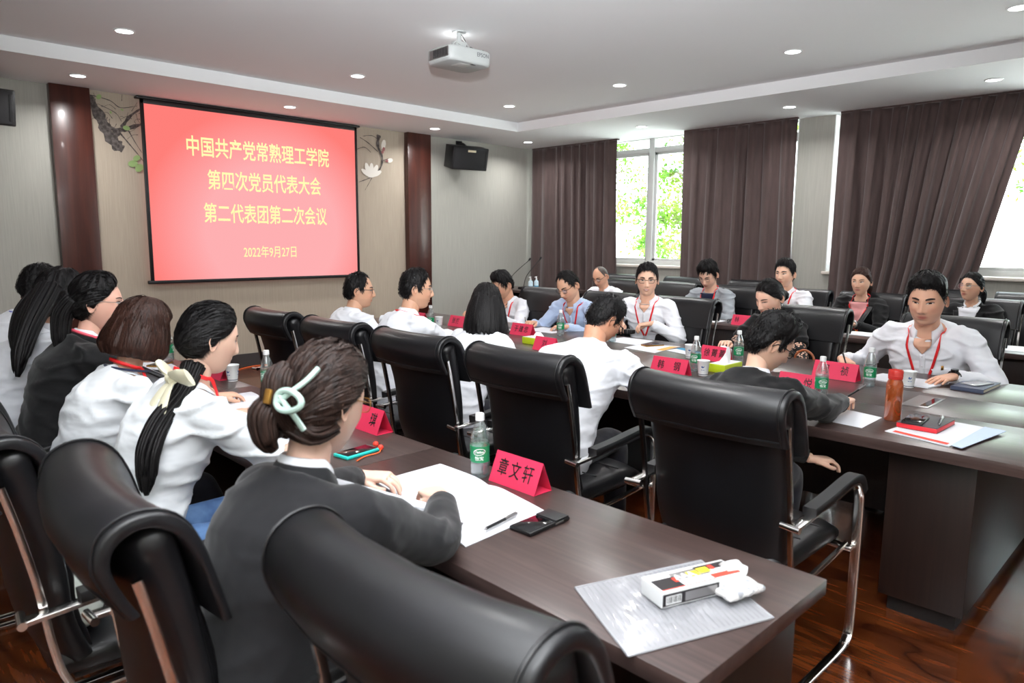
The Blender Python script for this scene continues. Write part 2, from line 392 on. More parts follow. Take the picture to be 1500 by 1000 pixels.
# windows
def window(n, y0, y1, mull, transom=2.80):
    x = XW+.16
    w = struct(mk('window_%d' % n, *box(x, x+.07, y0, y0+.05, ZSILL, ZHEAD), m=MT['frame'], smooth=False))
    def fr(parts, nm='window_frame', m='frame'):
        mb = MB()
        for p in parts: mb.add(*p)
        return mb.obj(nm, MT[m], w)
    fr([rbox(x, x+.07, y1-.05, y1, ZSILL, ZHEAD, .004)]); fr([rbox(x, x+.07, y0, y1, ZSILL, ZSILL+.06, .004)]); fr([rbox(x, x+.07, y0, y1, transom, transom+.07, .004)])
    fr([rbox(x, x+.07, y0, y1, ZHEAD-.03, ZHEAD, .004)])
    ys = [y0]+mull+[y1]
    for yy in mull: fr([rbox(x-.015, x+.075, yy-.045, yy+.045, ZSILL, ZHEAD, .005)], 'mullion')
    for a, b in zip(ys[:-1], ys[1:]):
        o = MB(); s = .045; X = x+.02
        o.add(*rbox(X, X+.03, a+.04, a+.04+s, ZSILL+.05, transom, .003)); o.add(*rbox(X, X+.03, b-.04-s, b-.04, ZSILL+.05, transom, .003))
        o.add(*rbox(X, X+.03, a+.04, b-.04, ZSILL+.05, ZSILL+.05+s, .003)); o.add(*rbox(X, X+.03, a+.04, b-.04, transom-s*.8, transom, .003))
        sash = o.obj('sash', MT['frame'], w)
        g = MB(); g.add(*box(X+.012, X+.016, a+.06, b-.06, ZSILL+.08, transom-.02)); g.obj('pane', MT['glass'], sash, smooth=False)
        g = MB(); g.add(*box(X+.012, X+.016, a+.02, b-.02, transom+.06, ZHEAD)); g.obj('transom_pane', MT['glass'], w, smooth=False)
    s = MB(); s.add(*rbox(XW-.05, XW+.16, y0-.06, y1+.03, ZSILL-.035, ZSILL, .006)); s.obj('window_sill', MT['sill'], w)
    # white reveals at the sides of the opening
    s = MB(); s.add(*box(XW-.004, XW+.16, y1-.012, y1-.0005, ZSILL, ZS-.001)); s.add(*box(XW-.004, XW+.16, y0+.0005, y0+.012, ZSILL, ZS-.001)); s.obj('reveal', MT['white'], w, smooth=False)
    return w
window(1, 3.88, 8.0, [4.98, 6.10, 7.1][::1])
window(2, -1.4, 3.46, [-.2, 1.0, 2.3])

# curtains
def curtain(label, y0, y1, edge=None, seed=0, folds=9, xc=8.50, zb=.06, pinch=0):
    """edge(z01) -> y of the near end for heights 0 bottom .. 1 top"""
    rs = np.random.RandomState(seed); NU, NV = folds*14, 34
    V = []; F = []
    ph = np.cumsum(rs.uniform(.5, 1.6, folds+2)); ph = ph/ph[-1]
    amp = rs.uniform(.35, 1.35, folds+3)
    for j in range(NV+1):
        h = j/NV; z = zb+(ZS-.002-zb)*h
        a, b = y0, (edge(h) if edge else y1)
        for i in range(NU+1):
            u = i/NU
            f = np.interp(min(1, max(0, u+.02*(1-h)*math.sin(7*u+seed))), ph, np.arange(len(ph)))
            k = int(f) % len(amp)
            A = .042*amp[k]*(1.2-.65*h**3)
            s = math.sin(2*math.pi*f)
            x = xc-A*s+.02*noise.noise((u*folds*1.7+seed, h*1.6, 0))+.035*(1.1-h)*noise.noise((u*folds*.5+seed, h*.8, 4))+.006*math.sin(u*folds*13+2*h)*(1.1-h)
            y = a+(b-a)*u+.012*math.sin(2*math.pi*f*2+1)+.02*(1-h)*math.sin(5*u*3+seed)
            V.append((x, y, z))
    n = NU+1
    for j in range(NV):
        for i in range(NU): F.append((j*n+i, j*n+i+1, (j+1)*n+i+1, (j+1)*n+i))
    t = thing('curtain', label, 'curtain', (xc, (y0+y1)/2, zb), group='brown window curtains')
    V = [(x-xc, y-(y0+y1)/2, z-zb) for x, y, z in V]
    o = mk('curtain_panel', V, F, MT['curtain'], t, angle=None)
    md = o.modifiers.new('s', 'SOLIDIFY'); md.thickness = .004
    h = MB(); ym = (y0+y1)/2; h.add(*box(-.02, .02, min(y0, y1)-ym, max(y0, y1)-ym, ZS-.02-zb, ZS-.001-zb)); h.obj('curtain_track', MT['curtain'], t, smooth=False)
    return t
curtain('brown floor-length curtain closest to the screen wall corner', 8.2, 6.48, seed=1, folds=7, edge=lambda h: 6.5 - .07*(1-h)**2 )
curtain('brown curtain hanging between the open window and the grey wall pier', 5.38, 3.84, seed=5, folds=6)
curtain('brown curtain pulled aside diagonally beside the big bright window', 3.34, 1.5, seed=9, folds=9,
        edge=lambda h: 1.50+.62*(1-h)**1.0 + .42*max(0, .42-h))

# downlights
first = None
for i, (x, y, t_) in enumerate(LIGHTS):
    z = ZT if t_ else ZS
    names = {0: 'tray ceiling above the head of the screen-wall pillar', 1: 'raised ceiling before the screen, beyond the projector', 2: 'raised ceiling at the inner tray corner',
             3: 'raised ceiling halfway down beside the projector', 4: 'raised ceiling opposite the grey pier', 5: 'raised ceiling at the picture top right edge',
             6: 'raised ceiling close above the camera', 7: 'raised ceiling above the front desks', 8: 'lower ceiling strip over the dark pillar by the plum painting',
             9: 'lower ceiling strip above the projection screen', 10: 'lower ceiling strip above the hanging loudspeaker pillar', 11: 'lower ceiling strip in the room corner',
             12: 'lower ceiling strip before the open window', 13: 'lower ceiling strip before the grey pier', 14: 'lower ceiling strip before the diagonal curtain'}
    lab = 'round lit downlight in the '+names[i]
    if first is None:
        first = thing('ceiling_downlight', lab, 'light', (x, y, z), group='recessed downlights')
        V, F = lathe([(.062, -.001), (.075, -.001), (.077, -.005), (.074, -.009), (.064, -.009), (.060, -.004)], 28); mk('trim_ring', V, F[:-2], MT['white'], first)
        V, F = lathe([(.061, -.0035), (.061, -.0055), (.001, -.0056)], 28); mk('diffuser', V, F, MT['lampemit'], first)
    else: copy_thing(first, (x, y, z), 0, lab)

# ---------------------------------------------------------------- projection screen
t = thing('projection_screen', 'large wall projection screen showing red slide with yellow Chinese lettering', 'screen', (2.6, YW-.06, 1.06))
SW, SH = 2.62, 1.91
mb = MB()
for b in (rbox(0, SW, -.012, .012, SH-.045, SH, .003), rbox(0, .035, -.012, .012, 0, SH, .003), rbox(SW-.035, SW, -.012, .012, 0, SH, .003)): mb.add(*b)
mb.obj('border', MT['black'], t)
mb = MB(); mb.add(*rbox(-.03, SW+.03, -.02, .02, -.03, .006, .006)); mb.obj('bottom_bar', MT['black'], t)
mb = MB(); mb.add(*rbox(-.04, SW+.04, -.03, .055, SH-.0, SH+.024, .008)); mb.obj('roller_case', MT['black'], t)
ms = bpy.data.materials.new('projected_slide'); ms.use_nodes = True; nt = ms.node_tree; nt.nodes.clear()
out = nt.nodes.new('ShaderNodeOutputMaterial'); em = nt.nodes.new('ShaderNodeEmission'); nt.links.new(em.outputs[0], out.inputs[0])
tc = nt.nodes.new('ShaderNodeTexCoord'); gr = nt.nodes.new('ShaderNodeTexGradient'); gr.gradient_type = 'SPHERICAL'
mp = nt.nodes.new('ShaderNodeMapping'); mp.inputs['Location'].default_value = (-1.45/1.55, 0, -.55/1.45); mp.inputs['Scale'].default_value = (1/1.55, 0, 1/1.45)
nt.links.new(tc.outputs['Object'], mp.inputs[0]); nt.links.new(mp.outputs[0], gr.inputs[0])
cr = nt.nodes.new('ShaderNodeValToRGB'); e = cr.color_ramp.elements; e[0].position = .02; e[0].color = srgb(255, 128, 122); e[1].position = .46; e[1].color = srgb(255, 176, 178)
nt.links.new(gr.outputs['Color'], cr.inputs[0]); nt.links.new(cr.outputs[0], em.inputs[0]); em.inputs[1].default_value = .81
mb = MB(); mb.add(*box(.034, SW-.034, -.006, .006, .004, SH-.044)); mb.obj('slide', ms, t, smooth=False)
MT['yellow'] = mat('projected_yellow', srgb(250, 232, 120), .8, emit=(srgb(253, 252, 176), .81)); MT['yellow'].node_tree.nodes['Principled BSDF'].inputs['Base Color'].default_value = (0, 0, 0, 1)
def wallT(x, z, y=-.0085): return Matrix.Translation((x, y, z)) @ Matrix.Rotation(R(90), 4, 'X')
for s, xa, xb, z, sz in (('中国共产党常熟理工学院', .45, 2.20, 1.46, .215), ('第四次党员代表大会', .66, 2.08, 1.105, .215), ('第二代表团第二次会议', .60, 2.15, .735, .215), ('2022年9月27日', 1.04, 1.71, .30, .14)):
    me = text_mesh(s, sz, 1, .003 if sz > .2 else .001); xs = [v.co.x for v in me.vertices]; wd = max(xs)-min(xs)
    me.transform(Matrix.Translation((-(max(xs)+min(xs))/2, 0, 0))); me.transform(Matrix.Diagonal(((xb-xa)/wd, 1.08, 1, 1)))
    me.transform(wallT((xa+xb)/2, z)); wrap('slide_lettering', me, MT['yellow'], t, smooth=False)

# wall paintings (painted straight on the wallpaper): ink branches, leaves and blossoms, flat prints
MT['ink_branch'] = mat('painted_ink_branch', srgb(62, 56, 54), .85, noise_col=(srgb(104, 98, 94), (30, 30, 30), .4, .65))
MT['leafprint'] = mat('painted_green', srgb(142, 170, 110), .85); MT['petal'] = mat('painted_petal', srgb(226, 222, 214), .85); MT['magenta'] = mat('painted_bud', srgb(150, 96, 96), .85)
FL = [0]
def flat(pts, rad, y=-.003):
    FL[0] += 1; y = -.002-.00025*(FL[0] % 40)
    P = smoothpath([(p[0], 0, p[1]) for p in pts], 5); n = len(P); V = []; F = []
    for i, p in enumerate(P):
        tg = (P[min(i+1, n-1)]-P[max(i-1, 0)]).normalized(); nn = Vector((-tg.z, 0, tg.x)); q = i/(n-1)*(len(rad)-1); k = min(int(q), len(rad)-2); r = rad[k]+(rad[k+1]-rad[k])*(q-k)
        r *= 1+.25*math.sin(i*1.7)
        V += [tuple(p+nn*r+Vector((0, y, 0))), tuple(p-nn*r+Vector((0, y, 0)))]
        if i: F += [(2*i-2, 2*i-1, 2*i+1), (2*i-2, 2*i+1, 2*i)]
    return V, F
def blob(cx, cz, a, b, ang=0, n=10, y=-.0135):
    c, s = math.cos(ang), math.sin(ang)
    return [(cx+a*math.cos(k)*c-b*math.sin(k)*s, y, cz+a*math.cos(k)*s+b*math.sin(k)*c) for k in [2*math.pi*i/n for i in range(n)]], [tuple(range(n))]
t = thing('plum_branch_mural', 'ink painted plum branch with green leaves on beige wall beside the screen top', 'painting', (2.13, YW, 0), group='wall paintings')
mb = MB()
for pts, rad in (([(.0, 2.93), (.10, 2.75), (.16, 2.6), (.24, 2.48), (.30, 2.44)], [.04, .05, .055, .06, .03]), ([(.18, 2.5), (.26, 2.62), (.36, 2.66), (.50, 2.72)], [.05, .03, .022, .012]),
                 ([(.30, 2.66), (.38, 2.78), (.50, 2.88)], [.02, .014, .006]), ([(.05, 2.78), (.12, 2.68), (.26, 2.62)], [.02, .03, .01]), ([(.28, 2.60), (.36, 2.50), (.44, 2.40), (.49, 2.33)], [.008, .006, .005, .003]),
                 ([(.36, 2.64), (.42, 2.52), (.48, 2.42)], [.006, .004, .002]), ([(.02, 2.95), (.2, 2.92), (.3, 2.86), (.46, 2.90)], [.004, .004, .004, .002]), ([(.12, 2.86), (.25, 2.80), (.30, 2.72)], [.004, .003, .002])):
    mb.add(*flat(pts, rad))
for k in range(26):
    x0, z0 = .05+.44*rng.rand(), 2.55+.4*rng.rand(); a_ = rng.rand()*6.28; L_ = .05+.08*rng.rand(); mb.add(*flat([(x0, z0), (x0+L_*.5*math.cos(a_), z0+L_*.6*math.sin(a_)), (x0+L_*math.cos(a_), z0+L_*math.sin(a_+.4))], [.003, .002, .001]))
mb.obj('branch', MT['ink_branch'], t, smooth=False)
for cx, cz, a in ((.38, 2.30, .05), (.44, 2.26, .05), (.34, 2.66, .035), (.10, 2.94, .03), (.42, 2.36, .04), (.20, 2.80, .015), (.31, 2.84, .014)):
    mb = MB(); mb.add(*blob(cx, cz, a, a*.7, cx*9)); mb.obj('leaf', MT['leafprint'], t, smooth=False)
t = thing('magnolia_mural', 'painted white magnolia blossom and buds on wall between screen and pillar', 'painting', (5.25, YW, 0), group='wall paintings')
mb = MB()
for pts, rad in (([(.35, 2.92), (.33, 2.78), (.40, 2.62), (.36, 2.48), (.22, 2.36), (.02, 2.28)], [.03, .022, .014, .01, .007, .003]), ([(.05, 2.86), (.18, 2.80), (.33, 2.70)], [.003, .005, .006]), ([(.0, 2.7), (.12, 2.74), (.22, 2.68)], [.003, .004, .003]),
                 ([(.38, 2.58), (.5, 2.62), (.56, 2.62)], [.006, .005, .003]), ([(.10, 2.88), (.24, 2.90), (.34, 2.86)], [.003, .004, .004]), ([(.24, 2.36), (.16, 2.24), (.12, 2.18)], [.004, .003, .002])):
    mb.add(*flat(pts, rad))
mb.obj('branch', MT['ink_branch'], t, smooth=False)
for cx, cz, a, b, an in ((.16, 2.46, .085, .035, 1.9), (.22, 2.46, .085, .035, 1.5), (.28, 2.45, .085, .035, 1.1), (.13, 2.41, .08, .03, 2.6), (.31, 2.41, .08, .03, .5), (.21, 2.38, .06, .03, 0), (.42, 2.80, .07, .035, 1.3), (.52, 2.60, .05, .03, .3)):
    mb = MB(); mb.add(*blob(cx, cz, a, b, an, y=-.0135-.0006*cx)); mb.obj('petal', MT['petal'], t, smooth=False)
for cx, cz, a, b, an in ((.42, 2.74, .03, .022, 1.3), (.47, 2.59, .025, .02, .3), (.40, 2.70, .02, .02, 0)):
    mb = MB(); mb.add(*blob(cx, cz, a, b, an, y=-.0150)); mb.obj('bud', MT['magenta'], t, smooth=False)

# ---------------------------------------------------------------- loudspeakers
def speaker(label, loc, rz, tilt):
    t = thing('wall_speaker', label, 'speaker', loc, rz, group='wall loudspeakers')
    T = Matrix.Rotation(tilt, 4, 'X')
    mb = MB(); V, F = rbox(-.29, .29, -.13, .13, -.16, .16, .012); mb.add(V, F, T); mb.obj('cabinet', MT['black'], t)
    mb = MB(); V, F = rbox(-.27, .27, -.142, -.125, -.145, .145, .006); mb.add(V, F, T); mb.obj('grille', mat('speaker_grille', srgb(30, 30, 33), .7, bump=((400, 400, 400), .5, .002)), t)
    mb = MB(); V, F = rbox(.232, .262, -.146, -.138, -.12, .12, .004); mb.add(V, F, T); mb.obj('side_port', MT['pad'], t)
    mb = MB(); V, F = rbox(-.06, .07, -.147, -.140, .095, .125, .002); mb.add(V, F, T); mb.obj('name_plate', mat('pale_name_plate', srgb(230, 222, 190), .4), t)
    mb = MB(); mb.add(*rbox(-.05, .05, .22, .24, .06, .26, .004)); mb.add(*tube([(0, .22, .2), (0, .1, .2), (0, .02, .16)], .022)); mb.obj('bracket', MT['black'], t)
    return t
speaker('black loudspeaker tilted on bracket between pillar and curtain', (6.95, YW-.245, 2.72), R(-12), R(14))
speaker('black loudspeaker cut off at the left edge of the picture', (1.15, YW-.245, 2.70), R(8), R(8))
# ---------------------------------------------------------------- desks
def desk(name, label, x0, x1, y0, y1, z=.75, th=.038, front=None, group=None, seams=None):
    t = thing(name, label, 'table', (x0, y0, 0), group=group); W, L = x1-x0, y1-y0
    mb = MB(); mb.add(*rbox(0, W, 0, L, z-th, z, .0025)); mb.obj('tabletop', MT['table'], t)
    for yy in (.05, L-.08):
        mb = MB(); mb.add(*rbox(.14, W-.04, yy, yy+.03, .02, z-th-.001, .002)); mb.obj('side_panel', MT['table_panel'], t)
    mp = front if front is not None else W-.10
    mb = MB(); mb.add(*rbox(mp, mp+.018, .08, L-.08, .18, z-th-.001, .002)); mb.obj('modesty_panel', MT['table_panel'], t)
    mb = MB(); mb.add(*rbox(.15, W-.05, .045, .085, .0, .02, .003)); mb.obj('foot', MT['black'], t); mb = MB(); mb.add(*rbox(.15, W-.05, L-.085, L-.045, .0, .02, .003)); mb.obj('foot', MT['black'], t)
    return t
ys = [.59, 2.045, 3.60, 5.14, 6.68]
labs = ['dark walnut desk in the foreground carrying the plastic bag and open booklet', 'dark walnut desk in front row carrying the turquoise phone', 'dark walnut desk in front row third from the camera, with paper cup', 'dark walnut desk in front row nearest the projection screen']
for i in range(4): desk('desk', labs[i], 1.035, 1.61, ys[i]+.0015, ys[i+1]-.0015, group='front row desks')
ys = [-.2, 1.33, 2.86, 4.39, 5.92]
labs = ['dark desk of back row before the woman with round glasses', 'dark desk of back row before the woman in pink blouse', 'dark desk of back row before the man in grey jacket', 'dark desk of back row before the balding man']
for i in range(4): desk('desk', labs[i], 6.06, 6.56, ys[i]+.0015, ys[i+1]-.0015, front=.06, group='back row desks')
# big conference table
t = thing('conference_table', 'large dark walnut conference table with centre strip between two rows of people', 'table', (2.97, -.35, 0)); Y0, Y1 = 0, 6.35
for nm, a, b in (('near_board', 0, .632), ('centre_board', .636, 1.118), ('far_board', 1.122, 1.75)):
    mb = MB(); mb.add(*rbox(a, b, Y0, Y1, .705, .75, .002)); mb.obj(nm, MT['table'], t)
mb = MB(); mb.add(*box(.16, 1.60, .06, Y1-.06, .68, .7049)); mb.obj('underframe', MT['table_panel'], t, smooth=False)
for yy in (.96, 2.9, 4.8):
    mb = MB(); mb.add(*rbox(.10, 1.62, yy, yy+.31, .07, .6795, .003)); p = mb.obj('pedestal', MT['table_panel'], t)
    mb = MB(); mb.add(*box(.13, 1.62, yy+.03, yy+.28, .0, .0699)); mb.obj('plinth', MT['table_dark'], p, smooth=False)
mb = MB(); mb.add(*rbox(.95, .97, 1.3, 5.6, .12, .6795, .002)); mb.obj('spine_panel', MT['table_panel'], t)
for (x, y) in ((3.85, 1.02), (3.85, 3.3)):
    c = thing('cable_box', 'brushed metal cable hatch with black slot set in the table centre' + (' before the heavy-set man' if y < 2 else ' behind the tissue boxes'), 'cable box', (x, y, .7502), group='table cable hatches')
    mb = MB(); mb.add(*rbox(-.15, .15, -.06, .06, 0, .003, .001)); mb.obj('plate', MT['metal'], c)
    mb = MB(); mb.add(*box(-.12, .12, -.052, -.018, .0031, .0042)); mb.obj('slot', MT['screen_black'], c, smooth=False)
# corner desk by the curtain with microphones
desk('corner_desk', 'pale-edged dark desk in the room corner holding microphones and sanitizer', 7.2, 8.0, 6.6, 7.9, z=.82)

# ---------------------------------------------------------------- chairs
def srect(w, d, n=32, p=3.2):
    out = []
    for k in range(n):
        a = 2*math.pi*k/n; c, s = math.cos(a), math.sin(a)
        out.append((w*math.copysign(abs(c)**(2/p), c), d*math.copysign(abs(s)**(2/p), s)))
    return out
def make_chair(label, loc, rz, group):
    t = thing('leather_chair', label, 'chair', loc, rz, group)
    # backrest: sections going up
    prof = smoothpath([(0, -.20, .42), (0, -.245, .55), (0, -.262, .72), (0, -.295, .88), (0, -.335, 1.02)], 5)
    rings = []
    for i, p in enumerate(prof):
        q = i/(len(prof)-1); tg = (prof[min(i+1, len(prof)-1)]-prof[max(i-1, 0)]).normalized(); nn = Vector((0, tg.z, -tg.y))
        w_ = .245+.03*q; th = .040*(1-.12*abs(q-.4))+.020*max(0, q-.6)/.4; e = 1 if 0 < i < len(prof)-1 else .9
        if i in (0, len(prof)-1): th *= .6
        rings.append([p+Vector((a*e, 0, 0))+nn*(b+.045*(a/.27)**2) for a, b in srect(w_, th, 36, 3.6)])
    o = mk('backrest', *loft(rings), m=MT['leather'], parent=t, angle=60)
    # soft cushion on the front with pulled folds
    rings = []
    for j in range(12):
        q = j/11; i = 1+q*(len(prof)-4); k = int(i); p = prof[k].lerp(prof[min(k+1, len(prof)-1)], i-k); tg = (prof[min(k+1, len(prof)-1)]-prof[max(k-1, 0)]).normalized(); nn = Vector((0, tg.z, -tg.y))
        puff = .02+.022*math.sin(math.pi*q)
        rings.append([p+Vector((a, 0, 0))+nn*(.030+b*puff/.05+.045*(a/.27)**2) for a, b in srect(.225, .05*(.35 if j in (0, 11) else 1), 36, 3)])
    mk('back_cushion', *loft(rings), m=MT['leather'], parent=t, angle=60)
    # head roll: shell draped over the top
    outer = [(-.372, .885), (-.398, .93), (-.417, .985), (-.405, 1.035), (-.365, 1.062), (-.315, 1.062), (-.275, 1.035), (-.248, .985), (-.228, .92), (-.205, .835)]
    inner = [(-.222, .832), (-.246, .92), (-.268, .975), (-.292, 1.015), (-.325, 1.036), (-.360, 1.036), (-.388, 1.015), (-.394, .98), (-.378, .935), (-.356, .892)]
    O = smoothpath([(0, a, b) for a, b in outer], 3); I = smoothpath([(0, a, b) for a, b in inner], 3); loop = O+I
    rings = []
    for x, k in ((-.292, .55), (-.290, .86), (-.284, 1), (-.15, 1), (0, 1), (.15, 1), (.284, 1), (.290, .86), (.292, .55)):
        r = []
        for m_ in range(len(loop)):
            a = loop[m_]; b = loop[len(loop)-1-m_]; mid = (a+b)/2
            c = mid+(a-mid)*k; r.append((x, c.y+.035*(x/.29)**2, c.z))
        rings.append(r)
    mk('head_roll', *loft(rings), m=MT['leather'], parent=t, angle=50)
    for x in (-.275, .275): mk('piping', *tube([(x, p.y+.035*(x/.29)**2+(p.y+.32)*.015, p.z+.0025) for p in O], .0032, 6), m=MT['leather'], parent=t)
    mk('piping', *tube([(x, -.384+.035*(x/.29)**2, .905) for x in np.linspace(-.27, .27, 9)], .0032, 6), m=MT['leather'], parent=t)
    # seat
    rings = []
    for y, h, zc, w_ in ((-.235, .030, .43, .20), (-.22, .045, .435, .235), (-.1, .052, .437, .25), (.1, .056, .445, .258), (.2, .052, .443, .258), (.255, .036, .428, .25), (.27, .02, .42, .22)):
        rings.append([(a, y, zc+b) for a, b in srect(w_, h, 36, 3.4)])
    s = mk('seat', *loft(rings), m=MT['leather'], parent=t, angle=60)
    mb = MB()
    for y in (-.07, .09): mb.add(*tube([(-.24, y, .499), (-.1, y, .5), (.1, y, .5), (.24, y, .499)], .003, 6))
    mb.obj('seam', MT['pad'], s)
    mb = MB(); mb.add(*rbox(-.20, .20, -.19, .2, .375, .392, .004)); mb.obj('seat_pan', MT['black'], t)
    for sx in (-1, 1):
        P = smoothpath([(0, -.322, .95), (0, -.296, .84), (0, -.266, .68), (0, -.247, .53), (0, -.222, .43), (0, -.17, .375), (0, .05, .382), (0, .25, .40)], 5)
        mk('side_trim', *bar([(p.y, p.z) for p in P], .014, .018, at=sx*.281), m=MT['chrome'], parent=t)
        A = smoothpath([(0, -.315, .625), (0, -.20, .632), (0, .0, .648), (0, .13, .66), (0, .20, .655), (0, .245, .62), (0, .262, .55), (0, .262, .3), (0, .258, .09), (0, .235, .03), (0, .17, .012), (0, -.05, .012), (0, -.31, .012)], 5)
        mk('arm_frame', *bar([(p.y, p.z) for p in A], .034, .013, at=sx*.312), m=MT['chrome'], parent=t)
        B = smoothpath([(0, -.19, .652), (0, -.05, .662), (0, .1, .679), (0, .18, .682), (0, .235, .662), (0, .264, .615)], 4)
        mk('arm_pad', *bar([(p.y, p.z) for p in B], .046, .028, at=sx*.312), m=MT['pad'], parent=t)
        mb = MB(); mb.add(*rbox(min(sx*.2, sx*.31), max(sx*.2, sx*.31), .215, .255, .385, .40, .003)); mb.obj('bracket', MT['chrome'], t); mk('arm_bolt', *tube([(sx*.27, -.305, .628), (sx*.335, -.312, .626)], .011, 10, side=(0, 1, 0)), m=MT['chrome'], parent=t)
    mb = MB(); mb.add(*tube([(-.31, -.30, .0135), (0, -.30, .0135), (.31, -.30, .0135)], .0125, 10)); mb.obj('floor_crossbar', MT['chrome'], t)
    return t
A0 = R(-90)   # facing +x
c0 = None
def chair(x, y, a, label, group):
    """a: direction faced, degrees from +x"""
    global c0
    rz = R(a-90)
    if c0 is None: c0 = make_chair(label, (x, y, 0), rz, group); c0s = c0
    else: copy_thing(c0, (x, y, 0), rz, label, group)
G = 'black leather chairs'
chair(.88, .81, 3, 'empty black leather chair nearest the camera, pushed to the foreground desk', G)
chair(.68, 1.50, -4, 'black leather chair of the woman with the pale claw hair clip', G)
chair(.58, 2.22, 0, 'black leather chair with cloth bag on its seat, at the left picture edge', G)
chair(.60, 2.93, 0, 'black leather chair under the woman with the short brown bob', G)
chair(.60, 3.63, 0, 'black leather chair under the woman in black blazer with glasses at far left', G)
chair(.62, 4.33, 0, 'black leather chair under the woman with long wavy dark hair', G)
chair(.62, 5.03, 0, 'black leather chair under the man with blue lanyard', G)
for y, l in ((1.21, 'black leather chair behind the person in black writing at the conference table'), (2.12, 'black leather chair behind the white-shirted man bending low over the table'), (2.88, 'black leather chair behind the woman with shoulder-length black hair seen from the back'),
             (3.64, 'black leather chair behind the crew-cut man in profile with red lanyard'), (4.42, 'black leather chair behind the balding-temple man in profile, closest to the screen')):
    chair(2.44, y, 0, l, G)
for y, l in ((1.24, 'black leather chair behind the heavy-set man in white shirt'), (2.17, 'black leather chair behind the woman with fishnet sleeves'), (3.2, 'black leather chair behind the smiling man'), (3.97, 'black leather chair behind the man in the light blue shirt'), (4.8, 'black leather chair behind the man half hidden by the laptop')):
    chair(4.88, y, 180, l, G)
for y, l in ((1.50, 'black leather chair behind the young woman with round glasses'), (2.38, 'black leather chair behind the woman in the pink blouse'), (3.06, 'black leather chair behind the man resting his chin on his hand'), (3.75, 'black leather chair behind the man in grey jacket'),
             (4.53, 'empty black chair just behind the smiling man'), (5.28, 'black leather chair behind the balding man reading')):
    chair(6.80, y, 180, l, G)
for y, l in ((1.34, 'empty black chair by the wall under the big bright window'), (2.03, 'empty black chair by the wall below the foot of the diagonal curtain'), (4.16, 'empty black chair by the wall in front of the middle curtain'), (5.12, 'empty black chair by the wall below the open window'), (6.1, 'empty black chair by the wall before the corner curtain')):
    chair(7.93, y, 180, l, G)

# ---------------------------------------------------------------- tents, bottles, cups, paper, phones
TG = 'red name cards'
def tent(x, y, rz, label, s, size=.075, L=.205, gap=None, sx=1):
    """folded card standing on the table, long axis along local x; text on both long faces"""
    t = thing('name_card', label, 'name card', (x, y, .7505), R(rz), TG)
    h, d, th = .095, .040, .0012
    V = [(-L/2, -d, 0), (-L/2, 0, h), (-L/2, d, 0), (L/2, -d, 0), (L/2, 0, h), (L/2, d, 0)]
    i = .97
    V += [(a, b*i, max(c*i, 0) if c == 0 else c-.0025) for a, b, c in V]
    F = [(0, 3, 4, 1), (1, 4, 5, 2), (6, 7, 10, 9), (7, 8, 11, 10), (0, 1, 7, 6), (1, 2, 8, 7), (3, 9, 10, 4), (4, 10, 11, 5), (0, 6, 9, 3), (2, 5, 11, 8)]
    mk('card_sheet', V, F, MT['card'], t, smooth=False)
    mb = MB(); mb.add(*box(-L/2, L/2, -d*.96, d*.96, .0002, .0012)); mb.obj('base_fold', MT['card'], t, smooth=False)
    ang = math.atan2(h, d)
    for fl in (0, 1):
        for (xx, ch) in s:
            me = text_mesh(ch, size, 1, .0006)
            T = Matrix.Rotation(math.pi*fl, 4, 'Z') @ Matrix.Translation((xx, -d*.5-.0011*math.sin(ang), h*.5+.0008)) @ Matrix.Rotation(ang, 4, 'X') @ Matrix.Translation((0, 0, .0004)) @ Matrix.Diagonal((.62, .78, 1, 1))
            me.transform(T); wrap('lettering', me, MT['ink'], t, smooth=False)
def name3(a, b, c): return [(-.055, a), (0, b), (.055, c)]
tent(1.542, 1.531, -90, 'red folded name card with three characters in the foreground beside the open booklet', name3('章', '文', '轩'))
tent(1.575, 2.43, -90, 'red folded name card beyond the claw clip hair, near the turquoise phone', [(.05, '琪')])
tent(1.60, 3.30, -90, 'red folded name card beside the water bottle on the front row desk', [(-.02, '马')], L=.18)
tent(1.57, 3.92, -90, 'red folded name card beside the paper cup on the front row desk', [(0, '王')], L=.16)
tent(3.63, 1.55, -90, 'red folded name card before the writing person in black, left of the capped bottle', [(.055, '悦')])
tent(4.15, 1.56, -92, 'wide red folded name card behind the capped bottle, facing the heavy-set man', [(-.055, '闫'), (.055, '祯')], L=.25)
tent(3.565, 2.29, -90, 'red folded name card with two spaced characters facing the bending man', [(-.055, '韩'), (.055, '钢')], L=.24)
tent(4.19, 2.35, -92, 'red folded name card with three characters behind the central tissue box', name3('徐', '菁', '菁'))
tent(3.68, 3.40, -90, 'red folded name card seen almost edge-on beside the bending man', [(0, '刘')], L=.2)
tent(4.15, 4.10, -88, 'red folded name card with three characters beside the far lime tissue box', name3('于', '建', '忠'), L=.23)
tent(4.14, 4.90, -90, 'red folded name card partly hidden by the shoulder-length black hair', [(-.055, '张'), (0, '技'), (.055, '')], L=.24)
tent(4.06, 5.40, -90, 'red folded name card furthest along the conference table, mostly hidden', [(0, '陈')], L=.2)
tent(6.22, 3.22, -88, 'red folded name card on the back row desk, partly hidden by the fishnet sleeve', [(-.055, '林')], L=.21)

